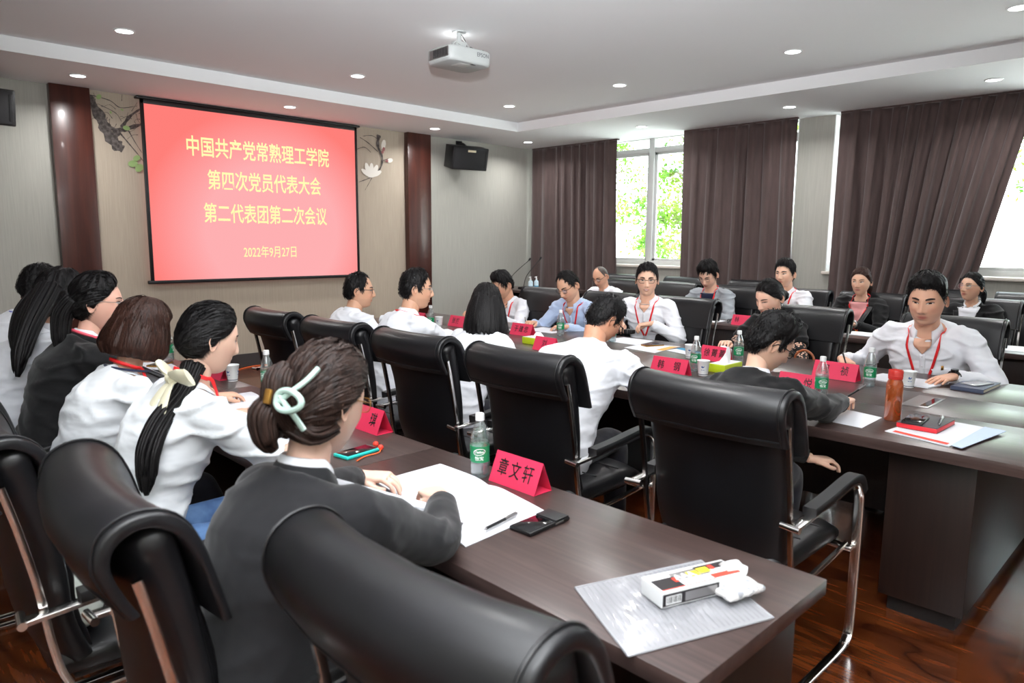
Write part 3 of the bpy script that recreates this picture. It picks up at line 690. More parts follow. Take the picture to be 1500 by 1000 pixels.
bottle0 = None
MT['whiteprint'] = mat('white_print', srgb(240, 244, 242), .5)
def bottle(x, y, label, z=.7505, rz=0, level=1.0, cap=True):
    global bottle0
    if bottle0 is None or not cap:
        t = thing('water_bottle', label, 'bottle', (x, y, z), R(rz), 'green label water bottles')
        prof = [(.0, .004), (.024, .0), (.030, .006), (.0315, .02), (.0295, .028), (.0315, .036), (.0315, .05), (.031, .052), (.031, .108), (.0318, .11), (.0318, .122), (.029, .142), (.021, .168), (.0145, .184), (.0128, .190), (.0128, .198)]
        mk('bottle_body', *lathe(prof, 28), m=MT['pet'], parent=t)
        mk('water', *lathe([(0, .005), (.027, .004), (.0295, .02), (.0278, .028), (.0295, .036), (.0293, .120), (.0001, .1201)], 24), m=MT['water'], parent=t)
        lab = mk('label_band', *lathe([(.0312, .054), (.0320, .054), (.0320, .107), (.0312, .107)], 28), m=MT['green'], parent=t)
        mb = MB()   # white swoosh oval and script, wrapped on the cylinder, twice
        def wrapT(me, a0, zc):
            for v in me.vertices:
                a = a0+v.co.x/.0322; r = .0323+.0001*v.co.z; zz = v.co.y+zc; v.co = (r*math.cos(a), r*math.sin(a), zz)
            return me
        for a0 in (0, 2.2, 4.3):
            V, F = blob(0, 0, .019, .009, .12, 20); me = bpy.data.meshes.new('logo'); me.from_pydata([(v[0], v[2], 0) for v in V], [], F); wrap('logo_oval', wrapT(me, a0, .090), MT['ink'], lab, smooth=False)
            V = [v for v in blob(0, 0, .021, .011, .12, 24)[0]]; W2 = blob(0, 0, .0188, .0088, .12, 24)[0]
            me = bpy.data.meshes.new('ring'); me.from_pydata([(v[0], v[2], .5) for v in V]+[(v[0], v[2], .5) for v in W2], [], [(i, (i+1) % 24, 24+(i+1) % 24, 24+i) for i in range(24)]); wrap('logo_ring', wrapT(me, a0, .090), MT['whiteprint'], lab, smooth=False)
            me = text_mesh("C'estbon", .011, .8, .0004)
            for v in me.vertices: v.co.z = 2
            wrap('lettering', wrapT(me, a0, .090), MT['whiteprint'], lab, smooth=False)
            me = text_mesh('怡宝', .015, 1, .0002)
            for v in me.vertices: v.co.z = 2
            wrap('lettering', wrapT(me, a0, .068), MT['whiteprint'], lab, smooth=False)
        if cap:
            c = [(.0001, .213), (.0135, .213), (.0148, .210), (.0152, .190), (.0140, .189)]
            mk('cap', *lathe(c[::-1], 24), m=MT['white'], parent=t)
            bottle0 = t
    else: copy_thing(bottle0, (x, y, z), R(rz), label)
bottle(1.51, 1.685, 'water bottle beside the foreground name card, nearest the camera', rz=225)
bottle(1.60, 3.41, 'water bottle beyond the claw clip hair on the front row desk', rz=200)
bottle(3.547, 1.40, 'capped water bottle before the wide red card, between two cards on the conference table', rz=215)
bottle(4.045, 1.342, 'water bottle right before the heavy-set man, left of amber tumbler', rz=190)
bottle(3.75, 2.235, 'water bottle behind the white paper cup in the table middle', rz=190)
bottle(4.202, 2.197, 'water bottle between the central tissue box and the fishnet sleeve woman', rz=210)
bottle(4.38, 3.35, 'water bottle before the smiling man, partly behind the bending man', rz=210)
bottle(4.35, 3.86, 'water bottle before the man in light blue shirt', rz=210)
bottle(3.787, 4.866, 'water bottle near the far paper cup at the table end', rz=210)
bottle(1.56, 4.70, 'water bottle with rosy tint behind the brown bob, near the phone', rz=200)

cup0 = None
def cup(x, y, label):
    global cup0
    if cup0 is None:
        t = cup0 = thing('paper_cup', label, 'cup', (x, y, .7505), 0, 'white paper cups')
        mk('cup_wall', *loft([[(r*math.cos(a), r*math.sin(a), z) for a in [2*math.pi*k/28 for k in range(28)]] for r, z in ((.0265, 0), (.0265, .002), (.036, .084), (.0375, .086), (.0378, .088), (.0372, .0895), (.035, .087), (.027, .006), (.001, .005))]), m=MT['white'], parent=t)
        mk('rim_stripe', *lathe([(.0272, .006), (.0276, .006), (.0281, .010), (.0277, .010)], 28), m=MT['navy'], parent=t)
        mb = MB()
        for a0 in (3.6, 1.5, 5.6):
            V, F = blob(0, 0, .009, .007, .4, 12); mb.add([((.0331)*math.cos(a0+v[0]/.033), .0331*math.sin(a0+v[0]/.033), .055+v[2]) for v in V], F)
            V, F = blob(0, 0, .012, .002, 0, 8); mb.add([((.0312)*math.cos(a0+v[0]/.033), .0312*math.sin(a0+v[0]/.033), .036+v[2]) for v in V], F)
        mb.obj('printed_mark', mat('cup_print', srgb(60, 90, 150), .6), t, smooth=False)
    else: copy_thing(cup0, (x, y, .7505), 0, label)
cup(3.66, 2.13, 'white paper cup beside the tissue box, in front of a bottle')
cup(4.19, 1.19, 'white paper cup between amber tumbler and the big hand with black watch')
cup(4.168, 2.53, 'white paper cup half hidden behind the three-character card in the table middle')
cup(3.996, 5.014, 'white paper cup at the far end of the conference table')
cup(1.585, 3.80, 'white paper cup with blue rim line on the front row desk')
cup(6.40, 2.36, 'white paper cup on the back row desk by the pink blouse woman')

def sheet(name, label, cat, pts, th=.0015, m='paper', z=.7505, group=None, curl=0, extra=None):
    """flat quad of paper with thickness; pts: four corners xy"""
    cx = sum(p[0] for p in pts)/4; cy = sum(p[1] for p in pts)/4
    t = thing(name, label, cat, (cx, cy, z), 0, group); n = 8; V = []; F = []
    p = [Vector((a-cx, b-cy, 0)) for a, b in pts]
    for side in (0, 1):
        for j in range(n+1):
            for i in range(n+1):
                u, v = i/n, j/n; q = p[0].lerp(p[1], u).lerp(p[3].lerp(p[2], u), v)
                V.append((q.x, q.y, .0004+th*side+curl*(max(0, u-.6)/.4)**2*.05+.0012*math.sin(6*u)*math.sin(5*v)**2))
    N = (n+1)**2
    for j in range(n):
        for i in range(n):
            a = j*(n+1)+i; F.append((a, a+n+1, a+n+2, a+1)); F.append((N+a, N+a+1, N+a+n+2, N+a+n+1))
    ring = [i for i in range(n+1)]+[(j+1)*(n+1)-1 for j in range(1, n+1)]+[n*(n+1)+i for i in range(n-1, -1, -1)]+[j*(n+1) for j in range(n-1, 0, -1)]
    for k in range(len(ring)):
        a, b = ring[k], ring[(k+1) % len(ring)]; F.append((a, b, b+N, a+N))
    mk('sheet', V, F, MT[m], t, angle=30)
    t['_p'] = 0
    del t['_p']
    if extra:
        for (nm, mm, u0, u1, v0, v1) in extra:
            qs = []
            for u, v in ((u0, v0), (u1, v0), (u1, v1), (u0, v1)):
                q = p[0].lerp(p[1], u).lerp(p[3].lerp(p[2], u), v); qs.append((q.x, q.y, th+.0022+curl*(max(0, u-.6)/.4)**2*.05))
            mk(nm, qs, [(0, 1, 2, 3)], MT[mm], t, smooth=False)
    return t
def booklet(label, pts, z=.7505, rise=.012):
    """open booklet: two page blocks bowed up beside the spine; pts: spine ends are midpoints of sides 0-1 and 3-2"""
    cx = sum(p[0] for p in pts)/4; cy = sum(p[1] for p in pts)/4; p = [Vector((a-cx, b-cy, 0)) for a, b in pts]
    t = thing('open_booklet', label, 'booklet', (cx, cy, z), 0)
    n = 16
    for s in (0, 1):
        V = []; F = []
        for k in (0, 1):
            for j in (0, 1):
                for i in range(n+1):
                    u = s*.5+.5*i/n; q = p[0].lerp(p[1], u).lerp(p[3].lerp(p[2], u), j); d = abs(u-.5)*2
                    h = rise*(math.sin(min(1, d*3)*math.pi/2)*(1-d)**.8) if k else 0
                    V.append((q.x, q.y, .0005+(.0035 if k else 0)*(1-.5*d)+h))
        m = n+1
        for i in range(n):
            F += [(2*m+i, 2*m+i+1, 3*m+i+1, 3*m+i), (i, m+i, m+i+1, i+1), (i, i+1, 2*m+i+1, 2*m+i), (m+i, 3*m+i, 3*m+i+1, m+i+1)]
        F += [(0, 2*m, 3*m, m), (n, m+n, 3*m+n, 2*m+n)]
        mk('page_block', V, F, MT['paper'], t, angle=30)
    return t
booklet('open white booklet under the clasped hands of the claw clip woman', [(1.114, 1.297), (1.246, 1.869), (1.492, 1.871), (1.437, 1.319)][0:1]+[(1.246-.02, 1.869)]+[(1.492, 1.871)]+[(1.437, 1.319)])
booklet('open white booklet lying beyond the bow woman on the front row desk', [(1.23, 3.03), (1.30, 3.45), (1.53, 3.45), (1.44, 3.04)], rise=.016)
P = 'loose papers'
sheet('printed_sheet', 'white printed sheet with orange stripe under the bow woman arms', 'paper', [(1.13, 2.47), (1.20, 2.87), (1.45, 2.85), (1.38, 2.45)], extra=[('orange_print', 'printor', .50, .78, .30, .38), ('red_print', 'printred', .86, .98, .62, .80)])
sheet('paper_sheet', 'white sheets under the black phone before the brown bob', 'paper', [(1.2, 4.35), (1.25, 4.85), (1.55, 4.8), (1.50, 4.3)], th=.003)
sheet('paper_sheet', 'white sheet before the woman in black blazer with glasses', 'paper', [(1.2, 5.5), (1.2, 5.95), (1.5, 5.95), (1.5, 5.5)], th=.003)
sheet('teal_folder', 'teal folder at the far end of the front row desks', 'folder', [(1.25, 6.1), (1.25, 6.35), (1.55, 6.35), (1.55, 6.1)], th=.006, m='printblue')
sheet('paper_sheet', 'white sheet under the pen hand of the person in black', 'paper', [(3.09, 1.04), (3.13, 1.42), (3.43, 1.40), (3.345, 1.045)])
sheet('brochure', 'white brochure with red print under the red notebook', 'brochure', [(3.043, .705), (3.106, .955), (3.501, .902), (3.477, .67)], th=.003, curl=0, extra=[('red_print', 'printred', .05, .9, .03, .10)])
sheet('brochure_cover', 'pale blue raised back page of the brochure by the red notebook', 'brochure', [(3.03, .66), (3.05, .70), (3.47, .68), (3.45, .60)], th=.002, m='lav', z=.757)
sheet('paper_sheet', 'white stacked sheets under the hands of the heavy-set man', 'paper', [(4.22, 1.10), (4.26, 1.45), (4.5, 1.42), (4.44, 1.06)], th=.006)
sheet('paper_sheet', 'white document before the smiling man, closest to his hands', 'paper', [(4.36, 3.11), (4.38, 3.45), (4.66, 3.45), (4.66, 3.15)], th=.002)
sheet('brochure', 'white brochure under the gold-edged phone by the smiling man', 'brochure', [(4.15, 2.80), (4.2, 3.10), (4.42, 3.12), (4.56, 2.85)], extra=[('orange_print', 'printor', .0, .2, .3, .9)])
sheet('booklet_cover', 'blue and white booklet behind the two paper cups in the table middle', 'booklet', [(4.25, 2.58), (4.32, 2.82), (4.5, 2.80), (4.42, 2.56)], extra=[('blue_print', 'printblue', .0, 1, .6, .98)])
sheet('paper_sheet', 'white paper on the back row desk before the man in grey jacket', 'paper', [(6.2, 3.5), (6.2, 3.85), (6.42, 3.85), (6.42, 3.5)])
sheet('paper_sheet', 'white papers on the back row desk before the pink blouse woman', 'paper', [(6.22, 2.0), (6.25, 2.3), (6.5, 2.32), (6.5, 2.0)], th=.006)
sheet('paper_sheet', 'white papers on the back row desk before the round glasses woman', 'paper', [(6.2, 1.0), (6.2, 1.35), (6.5, 1.35), (6.5, 1.0)], th=.002)
sheet('paper_sheet', 'white document under the writing hand of the light blue shirt man', 'paper', [(4.4, 4.0), (4.4, 4.35), (4.66, 4.35), (4.66, 4.0)])

def slab(name, label, cat, c, size, rz, mbody, parts=(), r=.004, z=.7505, group=None):
    t = thing(name, label, cat, (c[0], c[1], z), R(rz), group); a, b, h = size
    mb = MB(); mb.add(*rbox(-a/2, a/2, -b/2, b/2, 0, h, r)); mb.obj('body', MT[mbody], t)
    for nm, mm, x0, x1, y0, y1, z0, z1 in parts:
        mb = MB(); mb.add(*rbox(x0, x1, y0, y1, z0, z1, min(.0006, (z1-z0)*.4))); mb.obj(nm, MT[mm], t)
    return t
slab('phone_wallet', 'black phone lying beside the white pen on the foreground desk', 'phone', (1.358, 1.268), (.165, .078, .012), 2, 'black', [('glass', 'screen_black', -.08, .02, -.035, .035, .0115, .0128), ('flap', 'pad', .025, .078, -.037, .037, .0115, .0150), ('silver_bar', 'metal', .02, .055, -.0396, -.038, .004, .009)])
slab('mobile_phone', 'phone in turquoise case beside red beads on the front row desk', 'phone', (1.35, 2.175), (.155, .08, .012), 8, 'teal', [('glass', 'screen_black', -.07, .07, -.034, .034, .0115, .0128)], r=.005)
slab('mobile_phone', 'black phone lying on papers before the brown bob', 'phone', (1.46, 4.56), (.16, .08, .010), 40, 'gold', [('glass', 'screen_black', -.078, .078, -.038, .038, .0095, .0108)], z=.7545)
slab('mobile_phone', 'gold-edged phone lying on the brochure near the smiling man', 'phone', (4.43, 3.01), (.16, .078, .009), -20, 'gold', [('glass', 'screen_black', -.077, .077, -.037, .037, .0085, .0100)], z=.7535)
slab('red_notebook', 'grey notebook with red page edges on the brochure corner', 'notebook', (3.32, .863), (.23, .155, .020), -2, 'redbook', [('cover', 'greybook', -.113, .116, -.076, .078, .019, .0225), ('lower_cover', 'pad', -.113, .115, -.0775, .0775, -.0002, .004)], z=.7545)
slab('mobile_phone', 'black phone lying on the red-edged notebook', 'phone', (3.28, .893), (.16, .078, .009), 5, 'black', [('glass', 'screen_black', -.077, .077, -.037, .037, .0085, .0098)], z=.7775)
slab('blue_notebook', 'grey blue notebook with cream pages by the black watch', 'notebook', (4.44, .93), (.30, .15, .018), -3, 'paper2', [('cover', 'navy', -.152, .152, -.077, .077, .0175, .021), ('lower_cover', 'navy', -.152, .152, -.077, .077, -.0002, .003), ('spine', 'navy', -.152, -.149, -.077, .077, 0, .021)])
slab('phone_pouch', 'crumpled clear phone pouch on the grey blue notebook', 'pouch', (4.44, .925), (.16, .09, .008), -18, 'bag', [('glass', 'metal', -.07, .07, -.035, .035, .001, .007)], z=.772)
slab('laptop_base', 'grey laptop with raised lid before the half hidden man', 'laptop', (4.29, 4.45), (.24, .33, .016), 0, 'metal', [('keyboard', 'black', -.03, .10, -.14, .14, .0155, .0168)])
lt = bpy.data.objects['laptop_base']; lt.name = 'laptop'
T = Matrix.Translation((-.118, 0, .012)) @ Matrix.Rotation(R(-14), 4, 'Y')
mb = MB(); V, F = rbox(-.004, .004, -.165, .165, 0, .235, .003); mb.add(V, F, T); mb.obj('lid', mat('laptop_lid', srgb(118, 116, 118), .35, metal=.6), lt)
mb = MB(); V, F = box(.0041, .0046, -.155, .155, .012, .225); mb.add(V, F, T); mb.obj('display', MT['screen_black'], lt, smooth=False)

def pen(label, a, b, z, m1='black', m2='metal', r=.0045, z2=None):
    A = Vector((a[0], a[1], z)); B = Vector((b[0], b[1], z if z2 is None else z2)); d = (B-A)
    t = thing('pen', label, 'pen', A); O = Vector((0, 0, 0))
    mk('barrel', *tube([O, d*.62], r, 12), m=MT[m1], parent=t); mk('cap', *tube([d*.6, d*.97, d], [r*1.15, r*1.15, r*.7], 12), m=MT[m2], parent=t)
    mk('tip', *tube([O-d.normalized()*.012, O], [.0008, r*.8], 10), m=MT['metal'], parent=t)
    mk('clip', *tube([d*.66+Vector((0, 0, r*1.3)), d*.95+Vector((0, 0, r*1.4))], .0012, 6), m=MT['metal'], parent=t)
pen('black gel pen with clear cap lying on the open booklet', (1.21, 1.325), (1.345, 1.345), .765, 'black', 'metal')
pen('silver and black pen lying on the red-edged notebook', (3.27, .80), (3.43, .83), .7835, 'black', 'metal', .0055)
pen('white pen lying beside the grey blue notebook', (4.62, 1.03), (4.70, .96), .756, 'white', 'printblue')

# tissue boxes
def tissues(x, y, rz, label, big=False, s=1):
    t = thing('tissue_box', label, 'tissue box', (x, y, .7505), R(rz), 'lime tissue boxes'); a, b, h = .105*s, .055*s, .05*s
    mb = MB(); mb.add(*rbox(-a, a, -b, b, 0, h, .002)); mb.obj('carton', MT['tissuebox'], t)
    mb = MB(); mb.add(*rbox(-a*.96, a*.96, -b*.9, b*.9, h-.0005, h+.0015, .0005)); mb.obj('top_panel', MT['paper'], t)
    V = []; F = []; n = 16
    for j in range(7):
        q = j/6
        for k in range(n):
            an = 2*math.pi*k/n; r = (.055-.035*q)*(1+.35*math.sin(3*an+q*2)); V.append((r*math.cos(an)+.02*q, r*.45*math.sin(an)*(1-q*.3), h+(.075 if big else .035)*q*(1+.3*math.sin(an*2))))
    for j in range(6):
        for k in range(n): F.append((j*n+k, j*n+(k+1) % n, (j+1)*n+(k+1) % n, (j+1)*n+k))
    F.append(tuple(6*n+k for k in range(n)))
    mk('tissue', V, F, MT['tissue'], t)
tissues(3.90, 2.12, 0, 'lime green tissue box with tall tissue beside the central paper cup', True)
tissues(3.86, 3.66, -90, 'small lime green tissue box between the bending man and the laptop')
mb = MB()
V, F, _ = remesh_union([tube([(-.06, 0, .02), (.0, .02, .03), (.07, -.01, .02)], [.02, .032, .018], 12, .8), tube([(0, -.03, .02), (.03, .03, .04)], [.025, .02], 10)], .006, 1)
V = [v+np.array([0, 0, .004*noise.noise(Vector(v)*60)]) for v in V]
zmin = min(v[2] for v in V)
t = mk('crumpled_tissue', [v-np.array([0, 0, zmin]) for v in V], F, MT['tissue']); tag(t, 'crumpled white tissue lying before the fishnet sleeve woman', 'tissue', loc=(4.45, 2.43, .7505))

# amber tumbler
t = thing('amber_tumbler', 'tall amber plastic tumbler with red lid and tea inside', 'tumbler', (3.335, 1.0, .7505))
mk('tumbler_body', *lathe([(.0, .002), (.030, .0), (.034, .006), (.034, .155), (.033, .165), (.027, .182), (.0265, .186), (.025, .186), (.0255, .180), (.0315, .163), (.0325, .15), (.032, .008), (.0, .006)], 32), m=MT['amber'], parent=t)
mk('tea', *lathe([(.0, .007), (.0315, .009), (.032, .135), (.0001, .1352)], 28), m=clear_mat('brown_tea', (.62, .22, .06, 1), .2, .05, diff=((.5, .16, .03, 1), .25)), parent=t)
mk('tea_bag', *remesh_union([tube([(-.01, 0, .105), (.012, .004, .115)], [.018, .015], 10)], .004, 2)[:2], m=mat('soaked_tea_leaves', srgb(70, 30, 14), .9), parent=t)
mk('lid', *lathe([(.0265, .184), (.029, .186), (.0295, .192), (.0295, .222), (.028, .225), (.0, .226)], 32), m=MT['redlid'], parent=t)
mk('lid_ring', *lathe([(.0295, .196), (.0302, .197), (.0302, .201), (.0295, .202)], 32), m=MT['redlid'], parent=t)

# red beads and eyeglasses on desks
t = thing('bead_charm', 'two red beads on an orange cord next to the turquoise phone', 'charm', (1.435, 2.17, .7505))
for x, y in ((0, -.02), (.012, .03)): mk('bead', *lathe([(.011*math.sin(math.pi*k/10)+.0001, .011-.011*math.cos(math.pi*k/10)) for k in range(11)], 16), m=MT['printred'], parent=t).location = (x, y, 0)
mk('cord', *tube(smoothpath([(0, -.02, .006), (-.03, -.05, .004), (-.09, -.055, .004), (-.14, -.08, .004)], 5), .0025, 6), m=MT['orange'], parent=t)

# flash plastic bag with battery-style carton and tissue pack
def patch(quad, n=18, h=lambda u, v: 0, z0=0):
    p = [Vector(q) for q in quad]; V = []; F = []
    for j in range(n+1):
        for i in range(n+1):
            u, v = i/n, j/n; q = p[0].lerp(p[1], u).lerp(p[3].lerp(p[2], u), v); V.append((q.x, q.y, z0+h(u, v)))
    for j in range(n):
        for i in range(n): a = j*(n+1)+i; F.append((a, a+1, a+n+2, a+n+1))
    return V, F
BX, BY = 1.25, .78
t = thing('plastic_bag', 'clear striped plastic bag lying flat on the foreground desk corner', 'bag', (BX, BY, .7505))
q = [(1.021-BX, .723-BY, 0), (1.352-BX, .598-BY, 0), (1.48-BX, .843-BY, 0), (1.152-BX, .966-BY, 0)]
hh = lambda u, v: .0015+(.008*(.6+.5*noise.noise((u*5, v*5, 1)))+.009*abs(noise.noise((u*7+v*3, v*4, 5)))+.003*abs(noise.noise((u*19, v*15, 8))))*math.sin(math.pi*u)**.5*math.sin(math.pi*v)**.5
m = MT['bag']
o = mk('upper_film', *patch(q, 26, hh), m=MT['bag'], parent=t, angle=None)
mk('lower_film', *patch(q, 6, lambda u, v: .0006), m=MT['bag'], parent=t, angle=None)
st = MB()
for k in range(26):     # printed diagonal grey stripes following the film
    u0 = .04+k*.036
    for j in range(10):
        v0, v1 = .03+j*.094, .03+(j+1)*.094; Q = []
        for u, v in ((u0, v0), (u0+.013, v0), (u0+.013, v1), (u0, v1)):
            p = Vector(q[0]).lerp(Vector(q[1]), min(1, u)).lerp(Vector(q[3]).lerp(Vector(q[2]), min(1, u)), v); Q.append((p.x, p.y, hh(u, v)+.0012))
        st.add(Q, [(0, 1, 2, 3)])
st.obj('printed_stripe', clear_mat('grey_print', (.8, .8, .82, 1), .2, .2, diff=((.42, .42, .45, 1), .4)), t, smooth=False)['kind'] = 'stuff'
mb = MB()
for a, b in ((0, 1), (1, 2), (2, 3), (3, 0)): mb.add(*tube([Vector(q[a])+Vector((0, 0, .0025)), Vector(q[b])+Vector((0, 0, .0025))], .0022, 6))
mb.obj('welded_edge', MT['bag'], t)
c = thing('battery_carton', 'white, black and red carton with yellow print and barcode lying on the plastic bag', 'box', (1.312, .765, .7635), R(-20))
mb = MB(); mb.add(*rbox(-.11, .11, -.038, .038, 0, .036, .0015)); mb.obj('carton_body', MT['white'], c)
def dec(nm, mm, x0, x1, y0, y1, z): mk(nm, [(x0, y0, z), (x1, y0, z), (x1, y1, z), (x0, y1, z)], [(0, 1, 2, 3)], MT[mm], c, smooth=False)
def decs(nm, mm, x0, x1, z0, z1, y=-.0385): mk(nm, [(x0, y, z0), (x1, y, z0), (x1, y, z1), (x0, y, z1)], [(0, 1, 2, 3)], MT[mm], c, smooth=False)
dec('black_panel', 'ink', -.105, -.045, -.032, .012, .0364); dec('grey_sweep', 'metal', -.05, .045, -.006, .026, .0363); dec('black_corner', 'ink', .02, .105, .008, .03, .0364)
dec('red_band', 'printred', .035, .108, -.03, -.012, .0365); dec('red_line', 'printred', -.105, .035, -.034, -.031, .0366)
MT['yellowp'] = mat('yellow_print', srgb(244, 220, 40), .5)
dec('yellow_print', 'yellowp', -.01, .018, -.004, .017, .0367); dec('yellow_print', 'yellowp', .022, .05, .0, .022, .0368); dec('red_mark', 'printred', -.055, -.045, -.012, .006, .0369); dec('red_mark', 'printred', .055, .066, .006, .024, .0369)
decs('black_side', 'ink', -.108, .04, .003, .03); decs('barcode_field', 'white', -.1, -.06, .006, .025, -.0388); decs('grey_field', 'metal', -.05, .035, .006, .026, -.0388)
for k in range(9): decs('barcode_bar', 'ink', -.097+k*.004, -.0955+k*.004+.0006*(k % 3), .009, .023, -.0390)
me = text_mesh('AAA', .03, .9, .001); me.transform(Matrix.Translation((-.02, .004, .0371))); wrap('lettering', me, MT['whiteprint'], c, smooth=False)
mb = MB(); mb.add(*tube(smoothpath([(.085, .0, .018), (.12, -.004, .020), (.135, -.012, .014)], 4), [.03]*5+[.022]*3+[.015], 14, .75)); mb.obj('open_flap', MT['white'], c)
V, F, _ = remesh_union([rbox(-.055, .055, -.03, .03, 0, .016, .006)], .004, 2)
V = [v+np.array([0, 0, .003*noise.noise(Vector(v)*70)]) for v in V]; zmin = min(v[2] for v in V)
p = mk('tissue_packet', [v-np.array([0, 0, zmin]) for v in V], F, mat('packet_film', srgb(222, 220, 218), .2, noise_col=(srgb(150, 152, 158), (60, 60, 60), .5, .6), coat=.5)); tag(p, 'small crinkled tissue packet at the bag corner beside the carton', 'packet', loc=(1.375, .69, .7635), rotz=R(-15))

# cloth bag hanging from a chair at the left
V, F, _ = remesh_union([loft([[(a, b, z) for a, b in srect(w_, d_, 24, 2.6)] for z, w_, d_ in ((.0, .09, .05), (.02, .12, .07), (.12, .13, .075), (.24, .11, .05), (.33, .07, .02))])], .014, 3)
V = [v+np.array([.012, .012, 0])*noise.noise(Vector((v[0]*8, v[1]*8, v[2]*4))) for v in V]
t = thing('cloth_bag', 'white and green cloth bag on the seat behind the bow woman at lower left', 'bag', (.42, 2.12, .502), R(70)); mk('bag_body', V, F, mat('white_canvas', srgb(214, 222, 214), .9, noise_col=(srgb(120, 170, 140), (4, 4, 4), .58, .62)), t)
mk('handle', *tube(smoothpath([(-.04, 0, .31), (-.05, .02, .36), (0, .06, .37), (.05, .03, .35), (.04, 0, .31)], 5), .007, 8), m=MT['tissue'], parent=t)

# projector
PX, PY = 3.74, 4.42
t = thing('projector', 'white ceiling-mounted projector with grey vents and cables', 'projector', (PX, PY, ZT), R(-3))
T = Matrix.Identity(4)
import bmesh
ring = srect(.21, .165, 48, 6)
rings = [[(a*s, b*s, z) for a, b in ring] for s, z in ((.90, -.258), (.955, -.254), (.99, -.238), (1, -.215), (1, -.165), (.985, -.152), (.95, -.147))]
mk('casing', *loft(rings), m=MT['projwhite'], parent=t, angle=50)
mb = MB(); mb.add(*rbox(-.2125, -.205, -.145, .10, -.232, -.162, .003)); vent = mb.obj('vent_panel', MT['metal'], t)
for k in range(12):
    mb = MB(); mb.add(*rbox(-.2145, -.2118, -.135+k*.0155, -.1275+k*.0155, -.226, -.168, .0006)); mb.obj('vent_slot', MT['black'], vent)
mb = MB(); mb.add(*rbox(-.075, .045, -.11, .0, -.2595, -.2575, .0008)); mb.obj('filter_cover', MT['frame'], t)
mb = MB(); mb.add(*rbox(.02, .06, -.135, -.11, -.2600, -.2575, .0008)); mb.obj('foot_socket', MT['black'], t)
me = text_mesh('EPSON', .042, .9, .0006); me.transform(Matrix.Translation((.105, -.1655, -.188)) @ Matrix.Rotation(R(90), 4, 'X')); wrap('lettering', me, mat('grey_logo', srgb(96, 98, 102), .5), t, smooth=False)
mb = MB(); mb.add(*lathe([(.055, .0), (.055, -.008), (.0001, -.009)], 24)); mb.add(*tube([(0, 0, -.001), (0, 0, -.12)], .018)); mb.add(*rbox(-.05, .05, -.035, .035, -.135, -.075, .004)); mb.add(*rbox(-.11, .11, -.012, .012, -.150, -.135, .003)); mb.add(*rbox(-.012, .012, -.11, .11, -.150, -.135, .003)); mb.obj('mount', MT['projwhite'], t)
cb = [([(0, 0, -.005), (.03, -.01, -.05), (.07, -.04, -.11), (.09, -.05, -.15)], 'frame'), ([(0, 0, -.005), (.04, .0, -.03), (.06, -.02, -.09), (.03, -.05, -.12), (.02, -.06, -.15)], 'pad'), ([(-.02, -.04, -.10), (-.08, -.06, -.10), (-.13, -.06, -.15)], 'frame'),
      ([(.05, -.03, -.12), (.10, -.02, -.10), (.14, -.03, -.12), (.15, -.04, -.15)], 'pad'), ([(.17, -.05, -.15), (.19, -.05, -.115), (.225, -.04, -.12), (.225, -.03, -.17)], 'pad'), ([(-.07, -.08, -.148), (-.02, -.09, -.135), (.05, -.07, -.14), (.08, -.06, -.15)], 'pad')]
for pts, mm in cb: mk('cable', *tube(smoothpath(pts, 6), .0035, 7), m=MT[mm], parent=t)
lamp('projector_glow', 'POINT', (PX+.02, PY+.05, ZT-.07), .5, .03)

# orange cable on the floor
o = mk('orange_cable', *tube(smoothpath([(3.2, 7.9, .006), (3.5, 8.12, .006), (3.75, 8.2, .006), (4.0, 8.1, .006), (4.4, 8.16, .006), (5.2, 7.9, .006)], 8), .005, 6), m=MT['orange']); tag(o, 'orange cable lying on the wood floor below the screen', 'cable')
# microphones and sanitizer on the corner desk
for x, y, tip, lab in ((7.45, 7.35, (7.62, 7.18, 1.27), 'gooseneck microphone further right on the corner desk'), (7.40, 7.62, (7.62, 7.40, 1.25), 'gooseneck microphone closest to the screen wall corner')):
    t = thing('gooseneck_microphone', lab, 'microphone', (x, y, .8205), group='gooseneck microphones'); d = Vector(tip)-Vector((x, y, .8205))
    mb = MB(); mb.add(*rbox(-.07, .07, -.05, .05, 0, .035, .006)); mb.obj('mic_base', MT['black'], t)
    P_ = smoothpath([(0, 0, .03), (d.x*.2, d.y*.2, d.z*.45), d*.97], 8); mk('gooseneck', *tube(P_, .005, 8), m=MT['black'], parent=t); mk('mic_head', *tube([d*.96, d*1.0, d*1.05], [.008, .014, .012], 12), m=MT['pad'], parent=t)
for x, y, lab in ((7.40, 7.16, 'clear pump sanitizer bottle, first of the pair on the corner desk'), (7.50, 7.14, 'clear pump sanitizer bottle, second of the pair, beside the curtain')):
    t = thing('sanitizer_bottle', lab, 'bottle', (x, y, .8205), group='sanitizer bottles')
    mk('bottle_body', *lathe([(0, .0), (.032, .0), (.034, .01), (.034, .11), (.028, .13), (.012, .14), (.012, .15)], 20), m=mat('pale_gel', srgb(200, 222, 232), .15), parent=t)
    mk('label_band', *lathe([(.0342, .02), (.0346, .02), (.0346, .06), (.0342, .06)], 20), m=MT['printblue'], parent=t)
    mb = MB(); mb.add(*tube([(0, 0, .145), (0, 0, .185)], .007, 10)); mb.add(*tube([(.008, 0, .187), (-.035, 0, .183)], .006, 8)); mb.add(*lathe([(.0, .15), (.014, .15), (.014, .162), (0, .163)], 16)); mb.obj('pump', MT['white'], t)
V, F, _ = remesh_union([tube([(-.16, 0, .05), (.14, .02, .05)], [.07, .075], 12, .7), tube([(-.1, .02, .08), (.08, .0, .1)], [.05, .04], 10)], .012, 2)
V = [v+np.array([0, 0, .012*noise.noise(Vector(v)*14)]) for v in V]; zmin = min(v[2] for v in V)
